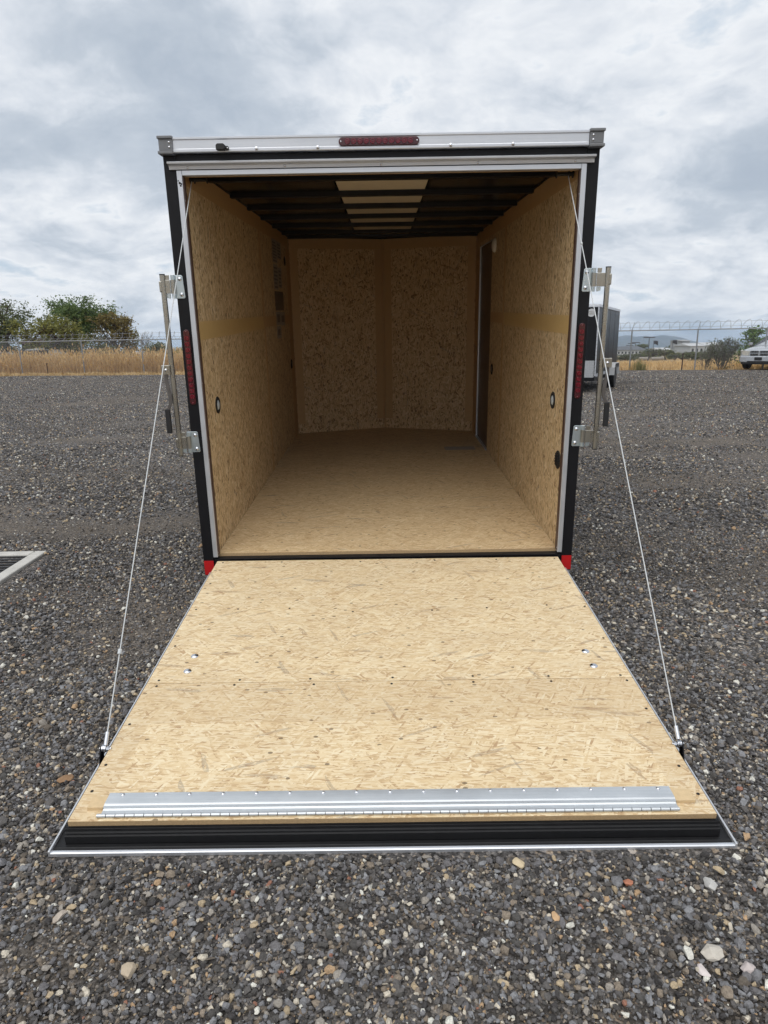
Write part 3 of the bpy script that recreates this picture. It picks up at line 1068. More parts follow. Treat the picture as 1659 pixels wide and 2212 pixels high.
for x in (-.95, -.60, -.17, .25, .62, .95):
    scr.append((x + rs.uniform(-.02, .02), -.030 + rs.uniform(-.006, .006)))
    scr.append((x * .8 + rs.uniform(-.05, .05), -.62 + rs.uniform(-.03, .03)))
for y in (-.33, -.62, -.92, -1.46, -1.72, -1.84):
    for s in (-1, 1):
        scr.append((s * .952 + rs.uniform(-.008, .008), y + rs.uniform(-.03, .03)))
for x, y in scr:
    obj('deck_screw', screw_me, R, loc=(x, y, .0003))
# galvanised transition hinge near the lip
MB().box(-.936, .933, -1.905, -1.858, .0004, .0115).build('hinge_strip', M_STRIP, R, bevel=.001)
m = MB()
m.prism([(-1.848, .0118), (-1.848, .0148), (-1.892, .0148), (-1.896, .0138), (-1.911, .0045), (-1.926, .0040), (-1.926, .0010), (-1.912, .0012), (-1.906, .0015), (-1.9065, .0118)], 'x', -.886, .872)
H = m.build('transition_hinge', M_GALV, R, smooth=.5)
for i in range(17):
    MB().lathe(dome_prof(.0068, .0045), (-.842 + i * .1048, -1.858, .0148), (0, 0, 1), 10).build('hinge_screw', M_BOLT, H, smooth=1)
NK = 31
pk = (.872 + .894) / (NK - .5)
kn_a = MB().tube((0, 0, 0), (pk * .5 - .0025, 0, 0), .0062, n=10)
kn_a.box(0, pk * .5 - .0025, -.001, .0095, -.0045, -.0008)
kn_a = kn_a.mesh('hinge_knuckle', M_GALV, .9)
kn_b = MB().tube((0, 0, 0), (pk * .5 - .0025, 0, 0), .0058, n=10).mesh('hinge_knuckle', M_GALV, .9)
for i in range(NK):
    x = -.894 + i * pk
    obj('hinge_knuckle', kn_a, H, loc=(x, -1.9345, .0066))
    if i < NK - 1:
        obj('hinge_knuckle', kn_b, H, loc=(x + pk * .5, -1.9345, .0064))
MB().tube((-.894, -1.9345, .0066), (.872, -1.9345, .0066), .0030, n=8).build('hinge_pin', M_STEEL, H)
# cable anchors on the ramp's edges
for s, y in ((-1, -1.621), (1, -1.633)):
    x = s * .997
    m = MB()
    m.prism([(y - .040, -.050), (y + .006, -.050), (y + .010, -.006), (y + .008, .011), (y - .008, .011)], 'x', x + s * .006, x + s * .010)
    a = m.build('cable_anchor', M_BLACK, R, bevel=.001)
    MB().tube((x + s * .014, y, .003), (x - s * .026, y, .003), .0048, n=10).build('anchor_bolt', M_BOLT, a, smooth=.8)
    for dx in (.004, -.001, -.006):
        MB().tube((x + s * dx, y, .003), (x + s * (dx - .0035), y, .003), .0125, n=16).build('washer', M_BOLT, a, smooth=.6)
    MB().lathe([(.0085, 0), (.0085, .006), (.006, .011), (.002, .013), (.0004, .0135)], (x - s * .011, y, .003), (-s, 0, 0), 6).build('cap_nut', M_BOLT, a, smooth=.5)

# -- running gear, tongue (mostly hidden from behind)
for s in (-1, 1):
    for yy in (1.75,):
        wy, wz, r = yy, .148, .33
        w_ = MB().lathe([(.19, 0), (.30, .0), (r, .03), (r, .17), (.30, .20), (.19, .20)], (s * 1.10, wy, wz), (s, 0, 0), 28).build('tyre', M_RUBBER, T, smooth=.7)
        MB().lathe([(.19, .02), (.19, .19), (.10, .16), (.06, .17), (.001, .17)], (s * 1.10, wy, wz), (s, 0, 0), 20).build('rim', M_ALU, w_, smooth=.7)
    m = MB()
    for k in range(10):
        a0, a1 = math.pi * k / 10, math.pi * (k + 1) / 10
        P = [(1.75 + .40 * math.cos(a), .13 + .40 * math.sin(a)) for a in (a0, a1)] + [(1.75 + .394 * math.cos(a), .13 + .394 * math.sin(a)) for a in (a1, a0)]
        m.prism(P, 'x', *sorted((s * 1.067, s * 1.33)))
    m.build('fender', M_ALU, T)
MB().tube((-1.09, 1.75, .13), (1.09, 1.75, .13), .035).build('axle', M_BLACK, T)
for s in (-1, 1):
    MB().tube((s * .8, 3.6, .08), (0, 5.35, .08), .05, n=4).build('tongue_rail', M_BLACK, T)
MB().tube((0, 5.05, -.335), (0, 5.05, .55), .03, n=10).build('tongue_jack', M_STEEL, T)

# -- loose things inside: notices taped to the left wall, a sheet on the floor
RM = T.matrix_world


def wall_sheet(y0, y1, z0, z1, label, blocks, m_=M_PAPER):
    m = MB().box(-IW + .0016, -IW + .0026, y0, y1, z0, z1)
    o = m.build('notice_sheet', m_, None)
    o.matrix_world = ROOT_M
    tag(o, label, 'notice', 'notices on the trailer wall')
    for a, b, c, d_ in blocks:
        ya, yb_ = y0 + (y1 - y0) * a, y0 + (y1 - y0) * b
        za, zb_ = z0 + (z1 - z0) * c, z0 + (z1 - z0) * d_
        MB().box(-IW + .0028, -IW + .0032, ya, yb_, za, zb_).build('print_block', M_INK, o)
    return o


rs = random.Random(8)
lines = lambda n, a=.08, b=.92: [(a, b - rs.uniform(0, .25), .06 + k * .9 / n, .06 + k * .9 / n + .45 / n) for k in range(n)]
wall_sheet(2.735, 3.02, 1.93, 2.13, 'tall printed notice at the top left of the wall sheets', lines(7))
wall_sheet(3.03, 3.27, 1.98, 2.13, 'small pale notice at the top right of the wall sheets', lines(5))
wall_sheet(2.740, 3.00, 1.70, 1.92, 'printed notice second from the top on the left wall', lines(6))
wall_sheet(3.02, 3.22, 1.72, 1.90, 'narrow notice beside the second sheet on the left wall', lines(5))
wall_sheet(2.742, 3.27, 1.515, 1.685, 'wide dark notice in the middle of the wall sheets', lines(4), M_DOOR)
wall_sheet(2.745, 3.02, 1.385, 1.505, 'boxed warning notice above the lowest wall sheets', [(.2, .8, .2, .8)])
wall_sheet(3.03, 3.30, 1.375, 1.500, 'framed notice at the right end of the wall sheets', [(.15, .85, .25, .75)])
wall_sheet(2.748, 3.00, 1.265, 1.375, 'lowest small notice on the left trailer wall', [(.2, .8, .25, .75)])
o = MB().box(.585, .885, 2.85, 3.01, ZF + .0005, ZF + .0015).build('paper_sheet', M_PAPER)
o.matrix_world = ROOT_M
tag(o, 'pale sheet of paper lying on the trailer floor by the side door', 'paper')
for k in range(4):
    MB().box(.60, .86 - .05 * (k % 2), 2.87 + k * .033, 2.883 + k * .033, ZF + .0016, ZF + .0020).build('print_line', simple('faint_print', (.32, .30, .28), .7) if k == 0 else bpy.data.materials['faint_print'], o)
# ------------------------------------------------------------------ concrete storm drain on the left
M_CONC = simple('pale_concrete', (.50, .485, .45), .85, var=.22, vscale=14, bmp=.5, bscale=150)
M_IRON = simple('grate_iron', (.045, .044, .044), .55, .4, var=.3, vscale=30)
D = thing('storm_drain', 'pale concrete storm drain with a black iron grate set in the gravel', 'drain', Matrix.Translation((-2.49, .02, 0)) @ Matrix.Rotation(math.radians(1.0), 4, 'Z'))
WX, WY, BR = 1.55, 1.0, .088
zt_ = .022
for nm, a in (('kerb', (-BR, 0, 0, WY)), ('kerb', (-WX, -WX + BR, 0, WY)), ('kerb', (-WX + BR + .001, -BR - .001, WY - BR, WY)), ('kerb', (-WX + BR + .001, -BR - .001, 0, BR))):
    MB().box(*a, -.25, zt_).build(nm, M_CONC, D, bevel=.008)
MB().box(-WX + .02, -.02, .02, WY - .02, -.30, -.26).build('pit_floor', M_DARKHOLE, D)
n = 15
for k in range(n):
    y = BR + .012 + k * (WY - 2 * BR - .024) / (n - 1)
    MB().box(-WX + BR + .002, -BR - .002, y - .010, y + .010, -.04, .012).build('grate_bar', M_IRON, D)
for x in (-.40, -.78, -1.16):
    MB().box(x - .006, x + .006, BR + .003, WY - BR - .003, .0125, .0165).build('cross_bar', simple('worn_bar', (.30, .30, .30), .5, .6) if x > -.5 else bpy.data.materials['worn_bar'], D)

# a few stones that stand out from the gravel
def big_stone(x, y, r, col, label, seed, flat=.6):
    m_ = simple('stone_%d' % seed, col, .75, var=.25, vscale=40, bmp=.4, bscale=120)
    rr = random.Random(seed)
    bm = bmesh.new()
    for _ in range(22):
        p = Vector((rr.gauss(0, 1), rr.gauss(0, 1), rr.gauss(0, 1))).normalized()
        bm.verts.new((p.x * r * 1.15, p.y * r * .9, p.z * r * flat))
    g = bmesh.ops.convex_hull(bm, input=bm.verts)
    me = bpy.data.meshes.new('stone')
    bm.to_mesh(me)
    bm.free()
    me.materials.append(m_)
    o = obj('stone', me, loc=(x, y, r * flat * .75 + .008), rot=(rr.uniform(-.2, .2), rr.uniform(-.2, .2), rr.uniform(0, 6)))
    bv = o.modifiers.new('edge', 'BEVEL')
    bv.width = r * .08
    bv.segments = 2
    return tag(o, label, 'stone', 'stones standing out of the gravel')


big_stone(.775, -2.385, .025, (.50, .46, .40), 'large pale beige stone in the gravel at the lower right', 1)
big_stone(.735, -2.430, .017, (.58, .52, .50), 'pinkish white stone just below the large beige stone', 2)
big_stone(.842, -2.425, .020, (.50, .44, .42), 'long pinkish stone right of the large beige stone', 3)
big_stone(.872, -2.170, .021, (.46, .45, .43), 'light grey stone just right of the ramp lip', 4)
big_stone(-.880, -2.250, .019, (.42, .36, .30), 'round tan stone left of the ramp lip', 5)
big_stone(-.640, -2.410, .021, (.45, .37, .27), 'flat tan stone in the left foreground gravel', 6)
big_stone(.650, -2.160, .014, (.42, .17, .10), 'small reddish stone below the right of the ramp lip', 7)
big_stone(.362, -2.085, .018, (.56, .46, .30), 'pale yellow stone close under the ramp lip', 8)
big_stone(.425, -2.270, .015, (.55, .36, .20), 'small orange stone in the middle foreground', 9)
big_stone(-1.135, -1.665, .027, (.27, .16, .085), 'brown stone beside the left ramp edge', 10, .35)

# ------------------------------------------------------------------ chain-link fence with razor wire
M_FPOST = simple('galvanised_post', (.30, .31, .32), .45, .7, var=.2, vscale=8)
M_WIRE = simple('fence_wire', (.30, .31, .32), .5, .7, var=.1)
FX = [-33.5, -30.5, -27.2, -23.8, -20.2, -16.4, -12.9, -9.6, -6.57, -3.53, -.5, 2.53, 5.57, 8.6, 11.44, 14.23, 17.05, 19.9, 22.8, 25.7]
FH = 1.78
fp = lambda x, z, off=0.0: (x + off * .193, FENCE_Y(x) + off * .981, z)
F = thing('chain_link_fence', 'grey chain-link fence topped with coiled razor wire at the edge of the lot', 'fence', None)
lean = .28
for x in FX:
    m = MB()
    m.tube(fp(x, -.1), fp(x, FH + .03), .033, n=10)
    p = m.build('post', M_FPOST, F, smooth=.8)
    MB().tube(fp(x, FH + .01), fp(x + .10, FH + .36, .12), .016, .012, n=6).build('arm', M_FPOST, p)
for i in range(len(FX) - 1):
    MB().tube(fp(FX[i], FH), fp(FX[i + 1], FH), .024, n=8).build('top_rail', M_FPOST, F, smooth=.8)
    # woven mesh of this bay
    m = MB()
    a, b = FX[i], FX[i + 1]
    step, hgt, r = .085, FH - .06, .0030
    k = int((b - a + hgt) / step) + 1
    for j in range(k):
        for sg in (1, -1):
            x0 = a - hgt + j * step if sg > 0 else a + j * step
            x1 = x0 + sg * hgt
            z0, z1 = .03, .03 + hgt
            # clip to the bay
            t0, t1 = 0.0, 1.0
            lo, hi = (a - x0) / (x1 - x0), (b - x0) / (x1 - x0)
            t0, t1 = max(t0, min(lo, hi)), min(t1, max(lo, hi))
            if t1 - t0 < .01:
                continue
            m.tube(fp(x0 + (x1 - x0) * t0, z0 + (z1 - z0) * t0, -.02), fp(x0 + (x1 - x0) * t1, z0 + (z1 - z0) * t1, -.02), r, n=3, caps=False)
    m.build('mesh_panel', M_WIRE, F)
for z, off, dx in ((FH + .14, .045, .04), (FH + .34, .115, .095)):
    MB().path([fp(x + dx, z - (.02 if i % 2 else 0), off) for i, x in enumerate(FX)], .006, 4).build('wire_strand', M_WIRE, F)
pts = []
x = FX[2]
while x < FX[-1]:
    a = (x - FX[2]) * 2 * math.pi / .42
    rr = .19 + .02 * mnoise.noise((x * .7, 0, 0))
    pts.append(fp(x + .09 + .05 * math.sin(a), FH + .20 + rr * math.sin(a), .06 + rr * math.cos(a)))
    x += .42 / 14
MB().path(pts, .008, 4).build('razor_coil', M_FPOST, F)
M_STAKE = simple('rusty_stake', (.05, .035, .03), .8)
for x, h, lb in ((13.55, .74, 'short dark steel stake in front of the right fence'), (-18.45, .62, 'short dark stake in front of the left fence')):
    m = MB().tube((x, FENCE_Y(x) - .35, -.05), (x, FENCE_Y(x) - .35, h), .028, n=6)
    m.box(x - .04, x + .04, FENCE_Y(x) - .37, FENCE_Y(x) - .33, h - .05, h)
    tag(m.build('stake', M_STAKE), lb, 'stake', 'stakes along the fence')

# ------------------------------------------------------------------ dry grass, straw, weeds
def island_mat(name, stops, rough=.8, trans=0.0):
    m, nt, bs = mat(name)
    g = nt.node('ShaderNodeNewGeometry')
    n = nt.noise(objco(nt), .8, 3)
    f = nt.math('ADD', nt.math('MULTIPLY', g.outputs['Random Per Island'], .75), nt.math('MULTIPLY', n, .25))
    nt.l.new(nt.ramp(f, stops), bs.inputs['Base Color'])
    bs.inputs['Roughness'].default_value = rough
    bs.inputs['Specular IOR Level'].default_value = .2
    if trans:
        tr = nt.node('ShaderNodeBsdfTranslucent')
        nt.l.new(nt.ramp(f, stops), tr.inputs[0])
        mx = nt.node('ShaderNodeMixShader', i_0=trans)
        nt.l.new(bs.outputs[0], mx.inputs[1])
        nt.l.new(tr.outputs[0], mx.inputs[2])
        out_ = next(q for q in nt.n if q.type == 'OUTPUT_MATERIAL')
        nt.l.new(mx.outputs[0], out_.inputs[0])
    return m


M_GRASS = island_mat('dry_grass', [(.0, (.30, .175, .065)), (.3, (.52, .335, .145)), (.6, (.69, .485, .235)), (1, (.82, .635, .37))], trans=.25)
M_STRAW = island_mat('straw', [(.0, (.34, .23, .11)), (.5, (.52, .38, .20)), (1, (.68, .54, .33))])


def blades(n, place, hmin, hmax, wid, bend, seedbits=0.0):
    v, f = [], []
    for _ in range(n):
        x, y, z = place()
        h = random.uniform(hmin, hmax) * max(.45, 1 + .55 * mnoise.noise((x * .9, y * .9, 4)) + .3 * mnoise.noise((x * 3.1, y * 3.1, 7)))
        a = random.uniform(0, 6.283)
        b = random.uniform(0, bend) * h
        ca, sa = math.cos(a), math.sin(a)
        pa = random.uniform(0, 6.283)
        w_ = wid * random.uniform(.6, 1.4)
        wx, wy = math.cos(pa) * w_, math.sin(pa) * w_
        o = len(v)
        mx_, my_ = x + ca * b * .3, y + sa * b * .3
        v += [(x - wx, y - wy, z), (x + wx, y + wy, z), (mx_ + wx * .8, my_ + wy * .8, z + h * .6), (mx_ - wx * .8, my_ - wy * .8, z + h * .6), (x + ca * b, y + sa * b, z + h)]
        f += [(o, o + 1, o + 2, o + 3), (o + 3, o + 2, o + 4)]
        if random.random() < seedbits:   # feathery seed head
            tx, ty, tz = x + ca * b, y + sa * b, z + h
            o = len(v)
            v += [(tx - wx * 2.2, ty - wy * 2.2, tz - .05), (tx, ty, tz - .13), (tx + wx * 2.2, ty + wy * 2.2, tz - .05), (tx, ty, tz + .05)]
            f += [(o, o + 1, o + 2, o + 3)]
    m = MB()
    m.v, m.f = v, f
    return m


def left_place():
    while True:
        x = random.uniform(-34, -5.5)
        y = FENCE_Y(x) + .15 + abs(random.gauss(0, 2.6))
        if mnoise.noise((x * 1.3, y * 1.3, 2)) > random.uniform(-.9, .25):
            break
    return x, y, field_z(x, y) - .02


m = blades(34000, left_place, .45, 1.22, .012, .7, .5)
tag(m.build('tall_grass', M_GRASS, kind='stuff'), 'tall golden dry grass behind the left fence', 'grass')


def straw_place():
    x = random.uniform(-34, -3)
    y = lot_edge(x) + abs(random.gauss(0, .8))
    return x, y, -.03


m = blades(12000, straw_place, .04, .20, .012, 1.6)
tag(m.build('straw_strip', M_STRAW, kind='stuff'), 'pale flattened straw along the foot of the left fence', 'straw')


def right_place():
    x = random.uniform(4.5, 30)
    y = FENCE_Y(x) + abs(random.gauss(0, 1)) * 11 - .2
    return x, y, field_z(x, y) - .02


m = blades(26000, right_place, .06, .30, .012, .9)
tag(m.build('short_grass', M_GRASS, kind='stuff'), 'short yellow dry grass in the field behind the right fence', 'grass')

# ------------------------------------------------------------------ trees and bushes
M_BARK = simple('bark', (.060, .048, .040), .9, var=.3, vscale=20, bmp=.6, bscale=40)
M_BARKG = simple('grey_twig', (.15, .135, .125), .9, var=.2, vscale=20)


def leafm(name, a, b, c):
    return island_mat(name, [(0, a), (.5, b), (1, c)], .6, .3)


L_DARK = leafm('dull_olive_leaf', (0.061, 0.078, 0.034), (0.119, 0.142, 0.062), (0.203, 0.216, 0.104))
L_GREEN = leafm('mid_green_leaf', (0.054, 0.088, 0.029), (0.115, 0.169, 0.058), (0.203, 0.256, 0.104))
L_YELLOW = leafm('yellow_green_leaf', (0.098, 0.106, 0.026), (0.196, 0.198, 0.054), (0.322, 0.306, 0.108))
L_BROWN = leafm('rusty_leaf', (0.100, 0.077, 0.029), (0.189, 0.147, 0.053), (0.294, 0.250, 0.094))
L_SAGE = leafm('grey_green_leaf', (.060, .075, .042), (.115, .130, .080), (.19, .205, .135))
L_BRIGHT = leafm('bright_green_leaf', (.050, .100, .018), (.105, .185, .036), (.19, .28, .075))


def tree(name, label, cat, x, y, h, width, leaf, nleaf, leaf_size, trunk_r=.10, crown0=.30, stems=1, depth=4, bark=None, group='trees beyond the fence', seed=0, sparse=.22, lean_=0.0):
    rr = random.Random(seed)
    zb = field_z(x, y) - .05
    root = thing(name, label, cat, Matrix.Translation((x, y, zb)), group)
    wood, tips = MB(), []

    def grow(p, d, L, r, lv):
        q = p
        dd = d.copy()
        npt = 3
        pts, rs_ = [q.copy()], [r]
        for k in range(npt):
            dd = (dd + Vector((rr.gauss(0, .14), rr.gauss(0, .14), .05))).normalized()
            q = q + dd * (L / npt)
            pts.append(q.copy())
            rs_.append(r * (1 - .38 * (k + 1) / npt))
        wood.path(pts, rs_, 5 if lv > 1 else 7)
        if lv >= depth:
            tips.append((q, L))
            return
        if lv >= depth - 1:
            tips.append((q, L * .7))
        nb = 3 if lv > 0 else 4
        for k in range(nb):
            az = rr.uniform(0, 6.283)
            sp = rr.uniform(.35, .95)
            ax = Vector((math.cos(az) * width / h * 1.6, math.sin(az) * width / h * 1.6, .55)).normalized()
            nd = (dd * (1 - sp * .6) + ax * sp).normalized()
            st = pts[-1] if k < 2 else pts[rr.randint(1, npt)]
            grow(st, nd, L * rr.uniform(.62, .82), r * .58, lv + 1)

    for s_ in range(stems):
        d0 = Vector((rr.gauss(0, .12) + lean_, rr.gauss(0, .12), 1)).normalized() if stems == 1 else Vector((rr.gauss(0, .4) + lean_, rr.gauss(0, .4), 1)).normalized()
        grow(Vector((rr.uniform(-.1, .1) * (stems > 1), rr.uniform(-.1, .1) * (stems > 1), 0)), d0, h * crown0, trunk_r, 0)
    # fit the skeleton to the wanted height and width
    zs = max(t[0].z for t in tips)
    xs_ = [t[0].x for t in tips]
    kz = h * .93 / zs
    kx = width * .86 / max(.1, max(xs_) - min(xs_))
    mid = 0.5 * (max(xs_) + min(xs_))
    def fit(p):
        f = min(1.0, max(0.0, p[2] / (zs * .5)))
        return ((p[0] - mid * f) * (1 + (kx - 1) * f), p[1] * (1 + (kx - 1) * f), p[2] * kz)
    wood.v = [fit(p) for p in wood.v]
    wood.build('trunk', bark or M_BARK, root, smooth=1.0)
    if nleaf:
        v, f = [], []
        cl = [(Vector(fit(p)), L) for p, L in tips]
        # more leaf clumps through the crown's volume, thinned by noise so that gaps stay
        zc0, rz = h * (.60 if stems == 1 else .46), h * (.40 if stems == 1 else .48)
        want = int(len(cl) * .9) + 14
        while want:
            q = Vector((rr.gauss(0, 1), rr.gauss(0, 1), rr.gauss(0, 1))).normalized() * (rr.random() ** .45)
            if mnoise.noise((q.x * 1.7 + seed, q.y * 1.7, q.z * 1.9)) < -.12:
                want -= rr.random() < .3
                continue
            cl.append((Vector((q.x * width * .5, q.y * width * .5, zc0 + q.z * rz)), .3))
            want -= 1
        per = max(1, nleaf // len(cl))
        for p, L in cl:
            if rr.random() < sparse:
                continue
            rad = (.15 + .20 * rr.random()) * min(width, h) * .38
            cnt = int(per * rr.uniform(.4, 1.7))
            for _ in range(cnt):
                g = Vector((rr.gauss(0, 1), rr.gauss(0, 1), rr.gauss(0, .75))) * rad * .55
                c = p + g
                a = Vector((rr.gauss(0, 1), rr.gauss(0, 1), rr.gauss(0, .6))).normalized()
                b = a.cross(Vector((rr.gauss(0, 1), rr.gauss(0, 1), rr.gauss(0, 1)))).normalized()
                s1 = leaf_size * rr.uniform(.6, 1.4)
                s2 = s1 * .48
                o = len(v)
                v += [c - a * s1, c + b * s2, c + a * s1, c - b * s2]
                f.append((o, o + 1, o + 2, o + 3))
        cm = MB()
        cm.v, cm.f = v, f
        cm.build('crown', leaf, root)
    return root


CAM_M = cam.matrix_world.copy()


def px(d, y, row=752.0):   # x position of something seen at photo column d (about the horizon) at depth y
    r = CAM_M.to_3x3() @ Vector((d - 829.5, 1106 - row, -1449.3))
    t = (y - CAM_M.translation.y) / r.y
    return CAM_M.translation.x + r.x * t


tree('tree', 'dark sparse tree with bare twigs at the far left', 'tree', px(30, 43), 43, 4.9, 5.0, L_DARK, 7500, .085, .13, .26, seed=5, sparse=.3)
tree('tree', 'large rounded green tree, tallest behind the left fence', 'tree', px(180, 46), 46, 5.1, 5.4, L_GREEN, 12500, .085, .15, .28, seed=11, sparse=.10)
tree('tree', 'yellow-green bushy tree left of the large green tree', 'tree', px(128, 42), 42, 3.6, 4.0, L_YELLOW, 5600, .08, .10, .22, seed=23, sparse=.12)
tree('tree', 'rust-brown tree right of the large green tree', 'tree', px(252, 45), 45, 4.1, 3.1, L_BROWN, 5600, .075, .10, .28, seed=37, sparse=.12)
tree('tree', 'small green tree right of the rust-brown tree', 'tree', px(287, 47), 47, 3.2, 1.4, L_YELLOW, 1700, .075, .07, .28, seed=41)
tree('tree', 'bare grey leafless tree near the left door bar', 'tree', px(318, 46), 46, 3.0, 1.6, None, 0, 0, .05, .28, depth=5, bark=M_BARKG, seed=43)
tree('bush', 'dark green bush behind the fence left of the trailer', 'bush', px(338, 41), 41, 1.9, 2.0, L_DARK, 3200, .07, .05, .25, stems=4, depth=3, seed=47, group='bushes behind the fence', sparse=.05)
tree('bush', 'low green bush glimpsed between left bar and trailer', 'bush', px(388, 42), 42, 1.6, 1.7, L_YELLOW, 2000, .07, .05, .25, stems=4, depth=3, seed=48, group='bushes behind the fence', sparse=.05)
tree('bush', 'low dark undergrowth below the large green tree', 'bush', px(215, 43), 43, 1.9, 3.4, L_DARK, 3000, .075, .05, .25, stems=5, depth=3, seed=49, group='bushes behind the fence', sparse=.1)
tree('bush', 'low dark undergrowth at the far left under the sparse tree', 'bush', px(20, 46), 46, 2.2, 3.6, L_DARK, 3400, .075, .05, .25, stems=5, depth=3, seed=50, group='bushes behind the fence', sparse=.1)
tree('bush', 'olive undergrowth below the yellow-green tree', 'bush', px(110, 45), 45, 2.0, 3.6, L_DARK, 3000, .075, .05, .25, stems=5, depth=3, seed=59, group='bushes behind the fence', sparse=.1)
# right-hand side
tree('bush', 'feathery grey-green bush at the fence left of the silver car', 'bush', px(1562, 28.3), 28.3, 1.68, 1.7, L_SAGE, 2600, .045, .035, .22, stems=6, depth=3, seed=51, group='bushes behind the fence', sparse=.06, bark=M_BARKG)
tree('bush', 'thin grey-green shoots at the foot of the fence bush', 'bush', px(1528, 29), 29, 1.1, 1.0, L_SAGE, 900, .04, .02, .22, stems=6, depth=3, seed=52, group='bushes behind the fence', bark=M_BARKG)
tree('sapling', 'bright green young tree behind the silver car', 'tree', px(1624, 31), 31, 2.15, 1.3, L_BRIGHT, 1600, .065, .04, .3, seed=53, group='trees beyond the fence', sparse=.05)
tree('bush', 'bright green low growth behind the silver car', 'bush', px(1612, 32), 32, 1.1, 1.6, L_BRIGHT, 900, .06, .03, .3, stems=4, depth=3, seed=54, group='bushes behind the fence')
for d, y, h, wd, sd, lf, lb in ((1420, 72, 1.35, 4.2, 61, L_DARK, 'dark round bush in the field beside the concrete pipes'), (1374, 84, .75, 3.2, 62, L_SAGE, 'grey bush in front of the long white building'), (1352, 66, .7, 3.0, 63, L_SAGE, 'low pale bush just right of the black side trailer'),
                                (1476, 70, .85, 3.6, 64, L_SAGE, 'low pale bush right of the concrete pipes'), (1505, 58, .9, 2.6, 65, L_DARK, 'dark low bush behind the feathery bush'), (1450, 76, .9, 3.0, 66, L_YELLOW, 'olive bush behind the concrete pipes'),
                                (1395, 74, .8, 3.0, 67, L_DARK, 'dark bush left of the concrete pipes'), (1535, 64, 1.0, 3.2, 68, L_SAGE, 'pale scrub between feathery bush and grey building')):
    tree('bush', lb, 'bush', px(d, y), y, h, wd, lf, 1300, .10, .05, .25, stems=4, depth=3, seed=sd, group='bushes in the right field', sparse=.05)
for d, y, h, wd, sd, lb in ((1386, 250, 4.2, 5, 71, 'far dark tree beside the long white building'), (1458, 240, 4.2, 6, 72, 'far dark tree behind the white sheds'), (1345, 230, 3.0, 6, 73, 'far dark tree at the left end of the long building')):
    tree('tree', lb, 'tree', px(d, y), y, h, wd, L_DARK, 900, .35, .2, .25, seed=sd, group='far trees in the valley', sparse=.05)


def tuft(x, y, label, h, n, m_):
    o = blades(n, lambda: (random.gauss(0, .16), random.gauss(0, .1), 0), h * .5, h, .008, .35).build('grass_tuft', m_)
    o.location = (x, y, -.03)
    tag(o, label, 'grass', 'tufts at the right fence')


M_WEED = island_mat('weed', [(0, (.12, .13, .05)), (.5, (.22, .21, .10)), (1, (.36, .32, .17))], .7, .2)
tuft(px(1385, 27.9), 27.9, 'green weed tuft at the fence right of the black side trailer', .62, 160, M_WEED)
tuft(px(1372, 28.1), 28.1, 'smaller dry weed tuft left of the green one', .40, 90, M_GRASS)

# concrete pipes and dead limbs in the field
M_PIPE = simple('grey_pipe', (.27, .25, .22), .85, var=.25, vscale=6)
for d, y, L, a, lb in ((1421, 60, 1.15, 6, 'right concrete pipe lying in the dry field'), (1393, 61, .95, -4, 'left concrete pipe lying in the dry field')):
    m = MB().lathe([(.13, 0), (.17, 0), (.17, L - .12), (.19, L - .12), (.19, L), (.14, L), (.13, L * .9)], (-L / 2, 0, .19), (1, 0, 0), 18)
    o = m.build('concrete_pipe', M_PIPE, smooth=.6, loc=(px(d, y), y, field_z(px(d, y), y) + .02), rot=(0, 0, math.radians(a)))
    tag(o, lb, 'pipe', 'concrete pipes in the field')
for d, y, lb, sg in ((1398, 58, 'dead dark branch left of the pipes', 1), (1442, 59, 'dead dark branch right of the pipes', -1), (1458, 56, 'leaning dead stick in the dry field', 1)):
    m = MB()
    x = px(d, y)
    for k in range(5):
        m.path([(0, 0, 0), (sg * random.uniform(.05, .25), random.uniform(-.1, .1), .3), (sg * random.uniform(.1, .6), random.uniform(-.2, .2), random.uniform(.4, .9))], [.035, .025, .008], 5)
    o = m.build('dead_branch', M_BARK, loc=(x, y, field_z(x, y) - .03))
    tag(o, lb, 'branch', 'dead branches in the field')

# ------------------------------------------------------------------ valley buildings, poles, flags
M_BWHITE = simple('white_siding', (.50, .51, .52), .7, var=.08, vscale=.6)
M_BROOF = simple('dark_roof', (.10, .11, .125), .7, var=.2, vscale=.5)
M_BGREY = simple('grey_siding', (.34, .35, .36), .7, var=.12, vscale=.6)
M_BWIN = simple('dark_glass', (.03, .035, .04), .15)


def building(label, d0, d1, y, h, depth, wall, roofh=.8, nwin=6, col2=None):
    x0, x1 = px(d0, y), px(d1, y)
    zb = min(field_z(x0, y), field_z(x1, y + depth)) - .5
    zg = field_z(.5 * (x0 + x1), y)
    b = thing('building', label, 'building', Matrix.Translation((x0, y, zg)), 'pale buildings in the valley')
    Wd = x1 - x0
    MB().box(0, Wd, 0, depth, zb - zg, h).build('wall', wall, b)
    m = MB()
    m.prism([(-.4, h), (depth + .4, h), (depth / 2, h + roofh)], 'x', -.4, Wd + .4)
    m.build('roof', col2 or M_BROOF, b)
    for k in range(nwin):
        xx = Wd * (k + .5) / nwin
        MB().box(xx - Wd / nwin * .22, xx + Wd / nwin * .22, -.06, -.01, h * .40, h * .72).build('window', M_BWIN, b)
    return b


